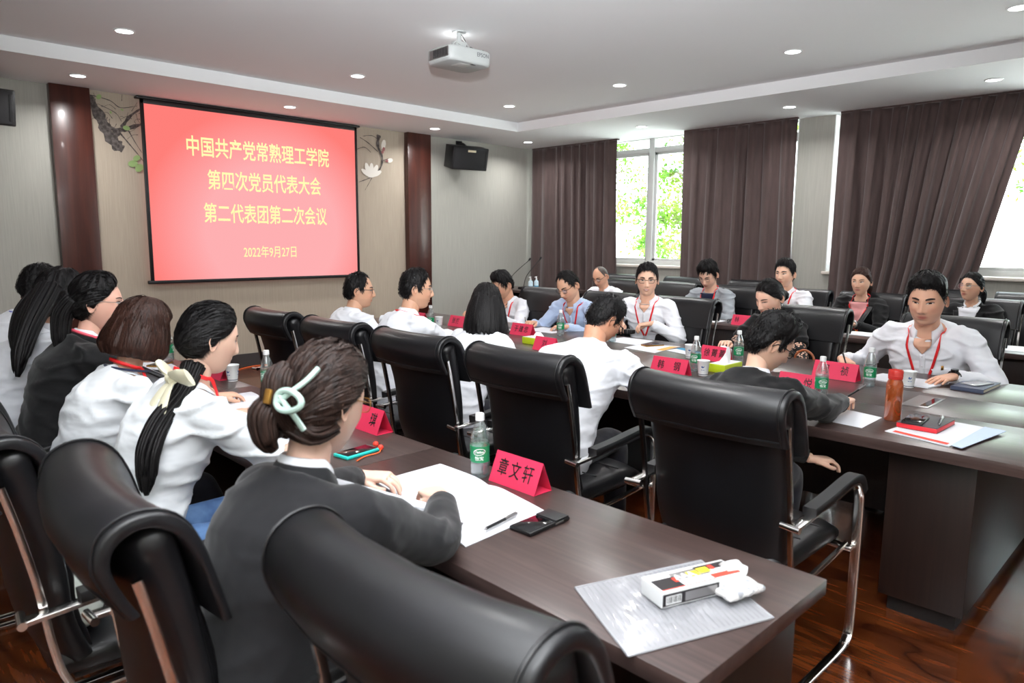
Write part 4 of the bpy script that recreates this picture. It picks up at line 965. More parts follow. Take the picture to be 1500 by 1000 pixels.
o = mk('black_bag', [v-np.array([0, 0, zmin]) for v in V], F, MT['pad']); tag(o, 'slumped black bag on the corner desk behind the microphones', 'bag', loc=(7.36, 7.72, .8205), rotz=R(40))
o = mk('handbag', *remesh_union([rbox(-.13, .13, -.06, .06, 0, .2, .03)], .01, 2)[:2], m=MT['pad']); h = tag(o, 'dark handbag with tan handle on the seat beside the fishnet sleeve woman', 'bag', loc=(4.70, 1.98, .50), rotz=R(90)); mk('handle', *tube(smoothpath([(-.06, 0, .18), (-.06, 0, .27), (0, 0, .31), (.06, 0, .27), (.06, 0, .18)], 5), .008, 8), m=mat('tan_leather', srgb(150, 82, 44), .5), parent=o)

# ---------------------------------------------------------------- outside
gmat = mat('pale_paving', srgb(236, 236, 232), .9); o = struct(mk('ground', *box(XW+.5, 45, -25, 45, -1.0, -.6), m=gmat, smooth=False))
o = struct(mk('garden_wall', *box(19, 19.3, -20, 40, -.6, 2.5), m=mat('white_render', srgb(246, 246, 244), .9), smooth=False))
MT['leaf'] = None
lm = bpy.data.materials.new('sunlit_leaf'); lm.use_nodes = True; nt = lm.node_tree; p = nt.nodes['Principled BSDF']; p.inputs['Roughness'].default_value = .5
oi = nt.nodes.new('ShaderNodeTexCoord'); nn = nt.nodes.new('ShaderNodeTexNoise'); nn.inputs['Scale'].default_value = 3; nt.links.new(oi.outputs['Object'], nn.inputs[0])
cr = nt.nodes.new('ShaderNodeValToRGB'); cr.color_ramp.elements[0].position = .35; cr.color_ramp.elements[0].color = srgb(52, 104, 14); cr.color_ramp.elements[1].position = .65; cr.color_ramp.elements[1].color = srgb(120, 166, 48)
nt.links.new(nn.outputs[0], cr.inputs[0]); nt.links.new(cr.outputs[0], p.inputs['Base Color'])
tl = nt.nodes.new('ShaderNodeBsdfTranslucent'); nt.links.new(cr.outputs[0], tl.inputs[0]); mx = nt.nodes.new('ShaderNodeMixShader'); mx.inputs[0].default_value = .5
nt.links.new(p.outputs[0], mx.inputs[1]); nt.links.new(tl.outputs[0], mx.inputs[2]); nt.links.new(mx.outputs[0], nt.nodes['Material Output'].inputs[0])
bark = mat('grey_bark', srgb(120, 112, 100), .9)
def tree(label, x, y, h, spread, zlo, n, seed, leaf=.06):
    rs = np.random.RandomState(seed); t = thing('garden_tree', label, 'tree', (x, y, -.6), group='trees outside the windows'); B = MB(); tips = []
    B.add(*tube(smoothpath([(0, 0, 0), (.08, .05, h*.4), (-.05, .1, h*.75), (0, 0, h)], 5), [.12, .115, .11, .10, .09, .085, .08, .075, .07, .06, .05, .045, .04, .03, .025, .02], 10))
    for k in range(34):
        z0 = zlo+(h-zlo)*rs.rand()*.9; a = rs.rand()*6.28; L = spread*(1-.35*z0/h)*rs.uniform(.6, 1)
        e = Vector((math.cos(a)*L, math.sin(a)*L, rs.uniform(-.25, .5)*L)); s0 = Vector((0, 0, z0)); m1 = s0+e*.5+Vector((0, 0, .12*L))
        B.add(*tube([s0, s0+e*.25+Vector((0, 0, .08*L)), m1, s0+e], [.03, .022, .014, .006], 6)); tips.append((s0, m1, s0+e))
        for q in range(3):
            f = rs.uniform(.4, 1); b0 = s0+e*f; b1 = b0+Vector(rs.normal(0, .35, 3)); B.add(*tube([b0, b1], [.008, .003], 5)); tips.append((b0, (b0+b1)/2, b1))
    B.obj('trunk', bark, t)
    V = []; F = []
    for k in range(n):
        a, b, c = tips[rs.randint(len(tips))]; f = rs.rand(); q = (a.lerp(b, f*2) if f < .5 else b.lerp(c, f*2-1))+Vector(rs.normal(0, .14, 3)); s = leaf*rs.uniform(.6, 1.3)
        d = Vector(rs.normal(0, 1, 3)).normalized(); u = d.cross(Vector(rs.normal(0, 1, 3))).normalized(); i = len(V)
        V += [q, q+d*s*.5+u*s*.22, q+d*s, q+d*s*.5-u*s*.22]; F.append((i, i+1, i+2, i+3))
    o = mk('foliage', V, F, lm, t, smooth=False); o['kind'] = 'stuff'
tree('bright green maple branches filling the open window', 12.6, 7.7, 6.5, 2.6, 1.8, 15000, 3, .11)
tree('pale tree seen behind the shut left pane of the open window', 14.6, 11.8, 6.5, 2.6, 3.2, 12000, 4, .11)
tree('leafy tree outside the big bright window by the diagonal curtain', 14.2, 1.2, 6.5, 2.9, 3.1, 13000, 5, .11)
# ---------------------------------------------------------------- people
def sm(a, b, x): t = np.clip((x-a)/(b-a), 0, 1); return t*t*(3-2*t)
SKIN = np.array(srgb(222, 176, 150)[:3]); SKINM = np.array(srgb(220, 174, 148)[:3]); LIP = np.array(srgb(186, 100, 92)[:3])

def head_surface(th, ph, fem=0, jaw=0):
    """points of a head; ph azimuth from the front (+Y), th from the top. x right, y forward, z up; chin about -.118, crown .115"""
    st, ct = np.sin(th), np.cos(th); z = np.where(ct > 0, ct*.113, ct*.118); t = np.clip(-z/.118, 0, 1); front = np.cos(ph)
    rad = np.where(ct > 0, np.abs(st)**.92, np.abs(st)**.62)
    rx = .0755*(1-(.26+.06*fem-jaw)*t**1.6); ry = np.where(front > 0, .090-.004*t, .102-.040*sm(.2, .9, t))
    x = rad*rx*np.sin(ph); y = rad*ry*np.cos(ph)+.012*t**2
    y = np.where(front > 0, y*(1-.07*np.abs(np.sin(ph))**4), y)
    ax = np.abs(x); g = lambda a, c, s: np.exp(-((a-c)/s)**2); F = sm(.0, .5, front)
    n = np.where(z > -.036, .003+.020*sm(.022, -.036, z), .023*sm(-.049, -.037, z))*sm(.035, .012, z)
    d = n*np.exp(-(x/(.0095+.002*sm(0, -.03, z)))**2)
    d += .010*g(ax, .0135, .006)*g(z, -.037, .007)
    d += -.0085*g(ax, .031, .016)*g(z, .006, .011)
    d += (.004-.002*fem)*g(ax, .026, .022)*g(z, .024, .009)
    d += .005*g(ax, .040, .018)*g(z, -.026, .018)
    d += (.0055)*np.exp(-(x/.021)**2)*(g(z, -.0585, .0045)+1.15*g(z, -.070, .0055))-.003*np.exp(-(x/.02)**2)*g(z, -.0645, .0022)
    d += .006*np.exp(-(x/.024)**2)*g(z, -.100, .013)-.002*np.exp(-(x/.025)**2)*g(z, -.083, .006)
    y = y+d*F
    return np.stack([x, y, z], -1)

def hairline(ph, table):
    a = np.degrees(np.abs((ph+np.pi) % (2*np.pi)-np.pi)); return np.interp(a, [p[0] for p in table], [p[1] for p in table])
HL = {'short': [(0, .070), (25, .072), (42, .060), (58, .045), (70, .012), (82, -.018), (89, -.020), (93, .022), (106, .012), (116, -.040), (140, -.072), (180, -.082)],
      'receding': [(0, .082), (22, .095), (40, .082), (58, .050), (70, .015), (82, -.010), (89, -.014), (93, .022), (106, .012), (116, -.040), (140, -.072), (180, -.082)],
      'bald': [(0, .125), (40, .110), (60, .075), (72, .03), (82, .0), (89, -.005), (93, .026), (106, .012), (116, -.035), (140, -.068), (180, -.075)],
      'square': [(0, .068), (25, .068), (42, .063), (52, .055), (60, .030), (72, .005), (82, -.012), (89, -.016), (93, .022), (106, .012), (116, -.040), (140, -.072), (180, -.082)],
      'back': [(0, .070), (25, .066), (45, .050), (62, .026), (76, .008), (88, .0), (100, -.035), (120, -.072), (150, -.085), (180, -.09)],
      'bangs': [(0, .050), (25, .048), (42, .040), (58, .012), (72, -.03), (90, -.05), (110, -.07), (140, -.09), (180, -.10)]}

def grid_faces(nr, nc, wrap_=True):
    F = []
    for i in range(nr-1):
        for j in range(nc):
            k = (j+1) % nc; F.append((i*nc+j, (i+1)*nc+j, (i+1)*nc+k, i*nc+k))
    return F

def make_head(P):
    """returns vertices, faces, colours (local, head centre origin) of head, ears, eyes, brows"""
    fem = P.get('fem', 0); skin = np.array(P.get('skin', SKIN if fem else SKINM)); nr, nc = 66, 84
    u = np.linspace(0, 2*np.pi, nc, endpoint=False); ph = u-.38*np.sin(u)
    th = np.linspace(.02, np.pi-.02, nr); TH, PH = np.meshgrid(th, ph, indexing='ij')
    S = head_surface(TH, PH, fem, P.get('jaw', 0)); V = S.reshape(-1, 3); F = grid_faces(nr, nc)
    F.append(tuple(range(nc))[::-1]); F.append(tuple((nr-1)*nc+j for j in range(nc)))
    F = [f[::-1] for f in F]
    C = np.tile(skin, (len(V), 1)); x, y, z = V[:, 0], V[:, 1], V[:, 2]; ax = np.abs(x)
    fr = (y > .03)
    lip = (np.exp(-(x/.0215)**4)*np.exp(-((z+.0640)/(.0092-.004*(ax/.022)**2).clip(.002))**4))*fr
    C = C*(1-.9*lip[:, None])+LIP*(.9*lip[:, None])
    line = np.exp(-(x/.023)**4)*np.exp(-((z+.0643)/.0022)**2)*fr; C = C*(1-.7*line[:, None])
    ck = np.exp(-((ax-.042)/.02)**2-((z+.03)/.02)**2)*fr*.22; C = C*(1-ck[:, None])+np.array(srgb(224, 140, 120)[:3])*ck[:, None]
    nos = np.exp(-((ax-.0085)/.0035)**2-((z+.0435)/.003)**2)*fr*.6; C = C*(1-nos[:, None])
    hl = hairline(np.arctan2(x, y), HL[P.get('line', 'short')]); hc = np.array(P['haircol'])
    m = sm(-.004, .010, z-hl)*P.get('scalp', .92); C = C*(1-m[:, None])+hc*m[:, None]
    if not fem and P.get('stubble', .12):
        b = sm(-.045, -.06, z)*(y > 0)*P.get('stubble', .12)*(1-lip); C = C*(1-b[:, None])+np.array((.05, .04, .04))*b[:, None]
    Vs = [V]; Fs = [F]; Cs = [C]; off = len(V)
    bv = BVHTree.FromPolygons([tuple(v) for v in V], F)
    def sy(px, pz):
        h = bv.ray_cast(Vector((px, .3, pz)), Vector((0, -1, 0))); return h[0].y if h[0] else .08
    def add(v, f, c):
        nonlocal off
        v = np.array(v, float); Vs.append(v); Fs.append([tuple(i+off for i in q) for q in f]); Cs.append(np.tile(np.array(c[:3]), (len(v), 1)) if np.ndim(c) == 1 or isinstance(c, tuple) else np.array(c)); off += len(v)
    eo = P.get('eyeopen', .7)
    for s in (-1, 1):
        # ear
        n, mm = 14, 6; v = []; f = []
        for j in range(mm):
            q = j/(mm-1)
            for k in range(n):
                a = 2*math.pi*k/n; rr = (1-q) if j else 1.0
                ey = .018*math.cos(a)*(1-.25*(math.sin(a) < 0)); ez = .031*math.sin(a)
                rim = .012+.006*math.cos(a+2.5)
                out_ = [0, rim, rim+.003, rim-.002, rim-.007, rim-.010][j]; scl = [.55, .96, .92, .72, .42, .05][j]
                v.append((s*(.068+out_), -.010+ey*scl-.006-.35*out_, -.008+ez*scl))
        for j in range(mm-1):
            for k in range(n):
                q = (j*n+k, j*n+(k+1) % n, (j+1)*n+(k+1) % n, (j+1)*n+k); f.append(q if s > 0 else q[::-1])
        cc = np.tile(skin*np.array([1.02, .93, .9]), (len(v), 1)); cc[3*n:] *= .72; add(v, f, cc)
        # eye: almond white, iris, pupil, lash line, brow
        ex, ez = s*.031, .005; W, H_ = .0155, .0078*eo
        def alm(px, pz, k=0): return (ex+px, sy(ex+px, ez+pz)+.0008+k+.0012*(1-(px/W)**2), ez+pz)
        v = []; f = []; N = 12
        for i in range(N+1):
            px = -W+2*W*i/N; hh = (1-(px/W)**2)**.8; tilt = .10*px*s
            v += [alm(px, H_*hh+tilt), alm(px, -H_*.75*hh+tilt)]
            if i: q = (2*i-2, 2*i-1, 2*i+1, 2*i); f.append(q)
        add(v, f, srgb(214, 208, 202))
        gx = P.get('gaze', 0)*.004; r = .0064; v = [alm(gx, 0, .0006)]; f = []
        for k in range(14):
            a = 2*math.pi*k/14; px, pz = gx+r*math.cos(a), max(-H_*.72, min(H_*.92, r*math.sin(a))); v.append(alm(px, pz, .0006)); f.append((0, 1+k, 1+(k+1) % 14))
        add(v, f, srgb(30, 20, 18))
        v = []; f = []
        for i in range(N+1):
            px = (-W+2*W*i/N)*1.05; hh = max(0, 1-(px/W/1.05)**2)**.8; tilt = .10*px*s; lt_ = .0019+.0006*fem
            v += [alm(px, H_*hh+tilt+lt_, .0009), alm(px, H_*hh+tilt-.0004, .0012)]
            if i: f.append((2*i-2, 2*i-1, 2*i+1, 2*i))
        add(v, f, srgb(40, 26, 24))
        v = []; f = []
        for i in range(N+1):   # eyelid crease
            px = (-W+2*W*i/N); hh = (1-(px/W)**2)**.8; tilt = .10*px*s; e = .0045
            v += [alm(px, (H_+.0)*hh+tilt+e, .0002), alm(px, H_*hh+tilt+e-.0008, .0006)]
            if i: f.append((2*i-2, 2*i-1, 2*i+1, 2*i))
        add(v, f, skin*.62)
        v = []; f = []; bt = .0048-.0016*fem
        for i in range(11):
            q = i/10; px = s*(.013+.036*q); pz = .0235+.006*math.sin(q*2.3)-.003*q; tt = bt*(1-.75*abs(q-.35))
            v += [(px, sy(px, pz+tt)+.0014, pz+tt), (px, sy(px, pz-tt)+.0014, pz-tt)]
            if i: f.append((2*i-2, 2*i-1, 2*i+1, 2*i))
        add(v, f, srgb(44, 32, 30) if not P.get('grey') else srgb(90, 82, 80))
    if P.get('smile'):
        v = []; f = []
        for i in range(9):
            px = -.015+.03*i/8; hh = .003*(1-(px/.0155)**2); zz = -.0645+.004*(px/.015)**2; v += [(px, sy(px, zz)+.0012, zz+hh*.6), (px, sy(px, zz)+.0012, zz-hh)]
            if i: f.append((2*i-2, 2*i-1, 2*i+1, 2*i))
        add(v, f, srgb(232, 226, 220))
    return np.concatenate(Vs), [q for g in Fs for q in g], np.concatenate(Cs), sy

def hair_cap(P):
    table = HL[P.get('line', 'short')]; fem = P.get('fem', 0); seed = P['seed']
    nr, nc = 58, 96; th = np.linspace(.015, 2.62, nr); ph = np.linspace(0, 2*np.pi, nc, endpoint=False)
    TH, PH = np.meshgrid(th, ph, indexing='ij'); B = head_surface(TH, PH, fem, 0); x, y, z = B[..., 0], B[..., 1], B[..., 2]
    nrm = B/np.array([.0755**2, .095**2, .115**2]); nrm /= np.linalg.norm(nrm, axis=-1, keepdims=True)
    hl = hairline(PH, table); m = sm(-.002, .016, z-hl)
    top = sm(.02, .10, z); front = np.clip(np.cos(PH), 0, 1); T = P.get('thick', (.005, .020))
    th_ = T[0]+(T[1]-T[0])*top
    th_ = th_*(1 if P.get('line') == 'bangs' else (.22+.78*sm(0, .045, z-hl)))
    if P.get('quiff'): th_ = th_+P['quiff']*top*front**2
    rs = np.random.RandomState(seed); n1 = np.zeros_like(th_)
    for k in range(5):
        f = rs.randint(5, 26); n1 += np.sin(f*PH+rs.rand()*6+3*np.sin(TH*2+rs.rand()*6))*rs.uniform(.3, 1)
    fl = P.get('ruffle', .0016); th_ = th_+n1*fl*m*sm(0, .2, np.sin(TH))
    if P.get('part'):      # a parting groove
        th_ = th_-.006*np.exp(-((x-P['part'])/.006)**2)*(z > .05)*(np.cos(PH) > -.3)
    offs = -.006+m*(th_+.006); Vv = (B+nrm*offs[..., None]).reshape(-1, 3); keep = (m > .0).reshape(-1); F = []
    for f in grid_faces(nr, nc):
        if any(keep[i] for i in f): F.append(f[::-1])
    if keep[0]: F.append(tuple(range(nc)))
    return Vv, F

def tufts(P, n, Lh, wd, mode, lift=.004):
    """short flat blades of hair combed over the cap"""
    fem = P.get('fem', 0); rs = np.random.RandomState(P['seed']+50); Vv, _ = hair_cap(P); nr, nc = 58, 96; G = Vv.reshape(nr, nc, 3)
    th = np.linspace(.015, 2.62, nr); ph = np.linspace(0, 2*np.pi, nc, endpoint=False); TH, PH = np.meshgrid(th, ph, indexing='ij')
    B = head_surface(TH, PH, fem, 0); nb = np.linalg.norm(B, axis=-1); ng = np.linalg.norm(G, axis=-1); RL = np.maximum(ng, nb+.0012)
    dg = G/ng[..., None]; gth = np.arccos(np.clip(dg[..., 2], -1, 1)); hl = hairline(PH, HL[P.get('line', 'short')]); m = B[..., 2]-hl > .004
    wgt = (m*np.sin(TH)).reshape(-1).astype(float); wgt /= wgt.sum(); idx = rs.choice(nr*nc, n, p=wgt)
    p = G.reshape(-1, 3)[idx]*(1.0); 
    Bd = (B/nb[..., None]).reshape(-1, 3)
    from mathutils.kdtree import KDTree
    kd = KDTree(len(Bd)); [kd.insert(Vector(v), i) for i, v in enumerate(Bd)]; kd.balance(); RF = RL.reshape(-1)
    K = 4; V = []; F = []; c0_ = np.array([.006, -.05, .112]) if mode == 'short' else np.array([0, .02, .12])
    jit = rs.normal(0, .28 if mode == 'short' else .12, (n, 3)); ln = Lh*rs.uniform(.6, 1.3, n); sweep = P.get('sweep', .35)
    pts = []
    for k in range(K+1):
        rad = np.linalg.norm(p, axis=1, keepdims=True); u = p/rad; r_ = np.array([RF[kd.find(Vector(q))[1]] for q in u])[:, None]
        q = k/K; li = lift*(math.sin(q*math.pi*.8)) if mode == 'short' else lift*.5*math.sin(q*math.pi)
        pts.append(u*(r_+.0008+li-(.003 if k == 0 else 0)))
        if mode == 'back': d = np.array([0, -.13, -.05])-p*np.array([.6, 1, .6])
        elif mode == 'down': d = (p-np.array([0, 0, .12]))*np.array([1, 1, .2])+np.array([0, 0, -.05])
        else: d = p-c0_; d = d/np.linalg.norm(d, axis=1, keepdims=True)*.1+np.where(p[:, 2:3] > .05, 1, .3)*np.array([sweep*.1, P.get('fringe', .02), 0])+np.array([0, 0, -.03])
        d = d+jit*.1*np.linalg.norm(d, axis=1, keepdims=True)*3; d = d-u*(d*u).sum(1, keepdims=True); d /= np.linalg.norm(d, axis=1, keepdims=True)+1e-9
        p = p+d*(ln/K)[:, None]
        if k == 0: D0 = d; U0 = u
    S = np.cross(U0, D0); tw = U0*rs.normal(0, .35, (n, 1)); S = S+tw; S /= np.linalg.norm(S, axis=1, keepdims=True)
    for i in range(n):
        b = len(V)
        for k in range(K+1):
            w_ = wd*[.7, 1, .9, .6, .12][k]; V += [pts[k][i]+S[i]*w_, pts[k][i]-S[i]*w_]
            if k: F.append((b+2*k-2, b+2*k-1, b+2*k+1, b+2*k))
    return V, F

def curtain_hair(a0, zt, zb, r0, rb, seed, back=.104, th=.014, nseg=64, nz_=18, tuck=.012, cy=.0, rag=.012):
    """hanging hair: arc open towards the face by +-a0 degrees, from height zt down to zb"""
    rs = np.random.RandomState(seed); V = []; F = []; A = np.linspace(R(a0), 2*np.pi-R(a0), nseg); n = len(A); off = rs.normal(0, 1, n)
    for lay in (0, 1):
        for j in range(nz_+1):
            q = j/nz_
            for i, a in enumerate(A):
                ed = min(i, n-1-i)/6; ed = min(1, ed); z = zt+(zb-zt)*q
                if j >= nz_-1: z += rag*off[i]*.5
                k = r0+(rb-r0)*math.sin(min(1, q*1.2)*math.pi/2)-tuck*max(0, q-.8)/.2
                s = .0025*math.sin(i*1.9+seed)+.002*math.sin(i*.7+q*4)
                rr = k+s-(th*(.4+.6*ed) if lay else 0)
                V.append((rr*math.sin(a), (rr if math.cos(a) > 0 else rr*back/.085)*math.cos(a)+cy, z))
    m_ = (nz_+1)*n
    for j in range(nz_):
        for i in range(n-1):
            a = j*n+i; F.append((a, a+n, a+n+1, a+1)); F.append((m_+a, m_+a+1, m_+a+n+1, m_+a+n))
    for j in range(nz_):
        for i in (0, n-1): a = j*n+i; F.append((a, a+n, m_+a+n, m_+a) if i == 0 else (a, m_+a, m_+a+n, a+n))
    for i in range(n-1):
        a = nz_*n+i; F.append((a, m_+a, m_+a+1, a+1)); F.append((i, i+1, m_+i+1, m_+i))
    for c in range(150):      # loose surface strands
        i = rs.uniform(1, n-2); i0 = int(i); j0 = rs.randint(0, 5); j1 = rs.randint(nz_-4, nz_+1); b = len(V); dr = rs.uniform(-2.5, 2.5)
        for k in range(7):
            jj = j0+(j1-j0)*k/6; ii = min(n-2, max(0, i0+dr*k/6)); a = int(ii); fr = ii-a; ja = min(nz_-1, int(jj)); fj = jj-ja
            g = lambda r_, c_: Vector(V[r_*n+c_])
            p = g(ja, a).lerp(g(ja, a+1), fr).lerp(g(ja+1, a).lerp(g(ja+1, a+1), fr), fj); o_ = Vector((p.x, p.y-cy, 0)).normalized(); sd = Vector((-o_.y, o_.x, 0)); w_ = .0028*[.5, 1, 1, 1, .9, .7, .2][k]
            V += [tuple(p+o_*.0022+sd*w_), tuple(p+o_*.0018-sd*w_)]
            if k: F.append((b+2*k-2, b+2*k-1, b+2*k+1, b+2*k))
    return V, F

def strands(paths_rad, seed, n=26, per=1.0):
    """a lock: bundle of thin tubes around a path; paths_rad = (points, radii)"""
    rs = np.random.RandomState(seed); mb = MB(); pts, rad = paths_rad; P_ = smoothpath(pts, 5); m = len(P_); RR = np.interp(np.linspace(0, 1, m), np.linspace(0, 1, len(rad)), rad)
    mb.add(*tube(P_, [max(.002, r*.86) for r in RR], 14, .8))
    for k in range(n):
        a = rs.rand()*6.28; q = rs.uniform(.75, 1.02); i0 = 0; i1 = int(m*rs.uniform(.8, 1)); tw = rs.uniform(-.6, .6); L = []
        for i in range(i0, max(i1, 4)):
            p = P_[i]; t = (P_[min(i+1, m-1)]-P_[max(i-1, 0)]).normalized(); h = Vector((1, 0, 0)); h = (h-t*h.dot(t)).normalized(); b = t.cross(h); an = a+tw*i/m
            L.append(p+(h*math.cos(an)+b*math.sin(an)*.85)*RR[i]*q)
        mb.add(*tube(L, [.0022+.12*RR[min(i, m-1)] for i in range(len(L))][:-1]+[.0008], 5))
    return mb.V, mb.F

# hands: wrist at origin, fingers along +Y, palm -Z, thumb on +X (a left hand)
HANDS = {}
def hand(pose):
    if pose in HANDS: return HANDS[pose]
    cur = {'flat': (6, 10, 6), 'relax': (26, 32, 20), 'grip': (38, 52, 34), 'fist': (70, 80, 45)}[pose]; spread = {'flat': 1.3, 'relax': .8, 'grip': .35, 'fist': .2}[pose]
    parts = [loft([[(cx+a, y, cz+b) for a, b in srect(w_, h_, 18, 2.6)] for y, w_, h_, cx, cz in ((-.030, .024, .018, 0, 0), (-.0, .027, .018, 0, 0), (.025, .034, .017, .002, -.001), (.06, .041, .0145, .001, 0), (.088, .041, .012, 0, .001), (.098, .036, .009, 0, 0))]),
             tube([(.014, .012, -.006), (.026, .04, -.010)], [.016, .015], 10)]
    for bx, L, r, k in ((.031, .074, .0080, 1), (.0105, .082, .0084, .3), (-.0105, .076, .0080, -.5), (-.030, .060, .0072, -1.3)):
        d = 0; p = Vector((bx, .085 if abs(bx) < .02 else .080, 0)); pts = [Vector((bx*.9, .06, 0)), p]; seg = (.46*L, .30*L, .24*L); dirx = math.radians(5*spread*k)
        for s_, c_ in zip(seg, cur):
            d += math.radians(c_+(4*rng.rand()-2)); v = Vector((math.sin(dirx), math.cos(dirx)*math.cos(d), -math.sin(d))); p = p+v.normalized()*s_; pts.append(p)
        parts.append(tube(smoothpath(pts, 3), [r*1.05]*4+[r, r*1.04, r*.97, r*.95, r*.93, r*.9, r*.86, r*.8, r*.6][:9], 10))
    tc_ = {'flat': .2, 'relax': .55, 'grip': 1.0, 'fist': 1.2}[pose]
    th_ = [Vector((.020, .018, -.006)), Vector((.040, .045, -.012-.006*tc_)), Vector((.050-.012*tc_, .075, -.020-.012*tc_)), Vector((.052-.026*tc_, .100, -.022-.016*tc_))]
    parts.append(tube(smoothpath(th_, 3), [.0135, .013, .012, .0118, .0112, .0105, .0105, .010, .0095, .0075], 10))
    V, F, N = remesh_union(parts, .0030, 1)
    # nails: a slight pale patch by colour on the far upper finger ends
    HANDS[pose] = (V, F); return HANDS[pose]

def ik(S, T, a, b, pole):
    d = T-S; L = d.length
    if L > (a+b)*.985: T = S+d.normalized()*(a+b)*.985; d = T-S; L = d.length
    n = d.normalized(); x = (a*a-b*b+L*L)/(2*L); h = math.sqrt(max(0, a*a-x*x)); p = pole-n*pole.dot(n); p.normalize()
    return S+n*x+p*h, T

def rotm(yaw_, pitch_=0, roll_=0):
    """local +Y turned to direction yaw_ degrees from +x; pitch_ down; roll_ to the person's right"""
    return Matrix.Rotation(R(yaw_-90), 3, 'Z') @ Matrix.Rotation(R(-pitch_), 3, 'X') @ Matrix.Rotation(R(roll_), 3, 'Y')

def person(P):
    s = P.get('s', 1.0); hs = P.get('hs', s); fem = P.get('fem', 0)
    H = Vector(P['head']); tyaw = P['yaw']; tf = Vector((math.cos(R(tyaw)), math.sin(R(tyaw)), 0)); lr = Vector((tf.y, -tf.x, 0)) # lr: person's right
    Z = Vector((0, 0, 1)); HR = rotm(P['hyaw'], P.get('hp', 0), P.get('hr', 0))
    neckv = rotm(P['hyaw'], P.get('hp', 0)*.55, 0) @ Vector((0, -.026, -.108))
    N = H+neckv*hs - Z*P.get('nk', .040)*s - tf*.020*s                      # base of the neck
    px = P.get('pel'); pel = Vector((px[0], px[1], .565)) if px else Vector((N.x, N.y, .565))-tf*P.get('lean', .12)
    base = Vector((pel.x, pel.y, 0)); t = thing('person', P['label'], 'person', base, 0)
    def L(p): return Vector(p)-base
    mid = (pel+N)/2-tf*P.get('slouch', .045)
    B3 = lambda q: pel*(1-q)**2+mid*2*q*(1-q)+N*q*q
    D3 = lambda q: (mid-pel)*2*(1-q)+(N-mid)*2*q
    def frame(q):
        q_ = min(max(q, 0), 1); c = B3(q_)+(D3(q_).normalized()*(q-q_)*.5 if q != q_ else Vector()); tg = D3(q_).normalized(); f = (tf-tg*tf.dot(tg)).normalized(); return c, f, tg
    W = P.get('w', 1.0)
    tor = [(-.22, .150, .105), (-.12, .172, .118), (0, .176, .122), (.2, .160, .116), (.4, .156, .116), (.58, .168, .122), (.74, .180, .120), (.85, .172, .102), (.93, .128, .082), (.985, .085, .068), (1.02, .062, .058)]
    if fem: tor = [(q, a*(.90 if q > .3 else .97)*(.94 if .15 < q < .5 else 1), b*(.95)+(.012 if .55 < q < .8 else 0)) for q, a, b in tor]
    if P.get('belly'): tor = [(q, a*1.06, b+(.03 if 0 <= q < .6 else .012)) for q, a, b in tor]
    kind_ = P.get('top', 'shirt')
    def torso(k, grow=0):
        rings = []
        for q, a, b in (tor if not grow else [v for v in tor if v[0] < 1.0]):
            c, f, tg = frame(q); e = 2.35; a = a*W*s*k+grow; b = b*W*s*k+grow
            rings.append([c+lr*x_+f*y_ for x_, y_ in srect(a, b, 28, e)])
        return loft(rings)
    SH = {}; arms = {}
    for sd in (-1, 1):
        c, f, tg = frame(.86); sh = c+lr*sd*(.168 if not fem else .150)*W*s+f*P.get('shf', .01); SH[sd] = sh
        T = P.get('rh' if sd > 0 else 'lh') or tuple(N+tf*.34*s+lr*sd*.16-Z*(N.z-.80))
        T = Vector(T); pole = lr*sd*P.get('elb', .8)-Z*1.0-tf*.15
        pk = 'rpole' if sd > 0 else 'lpole'
        if pk in P: pole = Vector(P[pk])
        E, T = ik(sh, T, .285*s, .255*s, pole); arms[sd] = (sh, E, T)
    # --- skin
    k = .84; parts = [torso(k)]
    c, f, tg = frame(.95)
    hb = H+(HR @ Vector((0, -.020, -.055)))*hs
    nk = .056 if not fem else .047
    parts.append(tube(smoothpath([tuple(c), tuple(N), tuple(N.lerp(hb, .5)), tuple(hb)], 4), [nk*1.25*s, nk*1.2*s, nk*1.15*s, nk*1.1*s, nk*1.06*s, nk*1.02*s, nk*hs, nk*hs, nk*hs, nk*hs, nk*hs, nk*hs, nk*.98*hs], 18))
    for sd, (a, b, c_) in arms.items():
        parts.append(tube(smoothpath([a, a.lerp(b, .5), b, b.lerp(c_, .5), c_], 3), [v*s*(.92 if fem else 1) for v in (.046, .046, .045, .043, .041, .039, .037, .037, .037, .035, .031, .027, .025)], 12))
    legs = []
    for sd in (-1, 1):
        hip = pel+lr*sd*.088*s-Z*.02; kn = hip+tf*.41*s+lr*sd*.03; kn.z = .52; an = kn+tf*P.get('foot', .04); an.z = .09; legs.append((sd, hip, kn, an))
        parts.append(tube(smoothpath([hip, hip.lerp(kn, .5), kn, kn.lerp(an, .5), an], 3), [.07, .069, .066, .062, .057, .053, .05, .05, .05, .046, .042, .036, .032], 12))
    V, F, _ = remesh_union(parts, P.get('vx', .0145), 3)
    skin = np.array(P.get('skin', SKIN if fem else SKINM)); C = np.tile(skin, (len(V), 1))
    Vs, Fs, Cs = [V], [F], [C]; off = len(V)
    hv, hf, hc, sy = make_head(P); M3 = np.array(HR); hw = (hv*hs) @ M3.T+np.array(H); Vs.append(hw); Fs.append([tuple(i+off for i in q) for q in hf]); Cs.append(hc); off += len(hw)
    wrist = {}
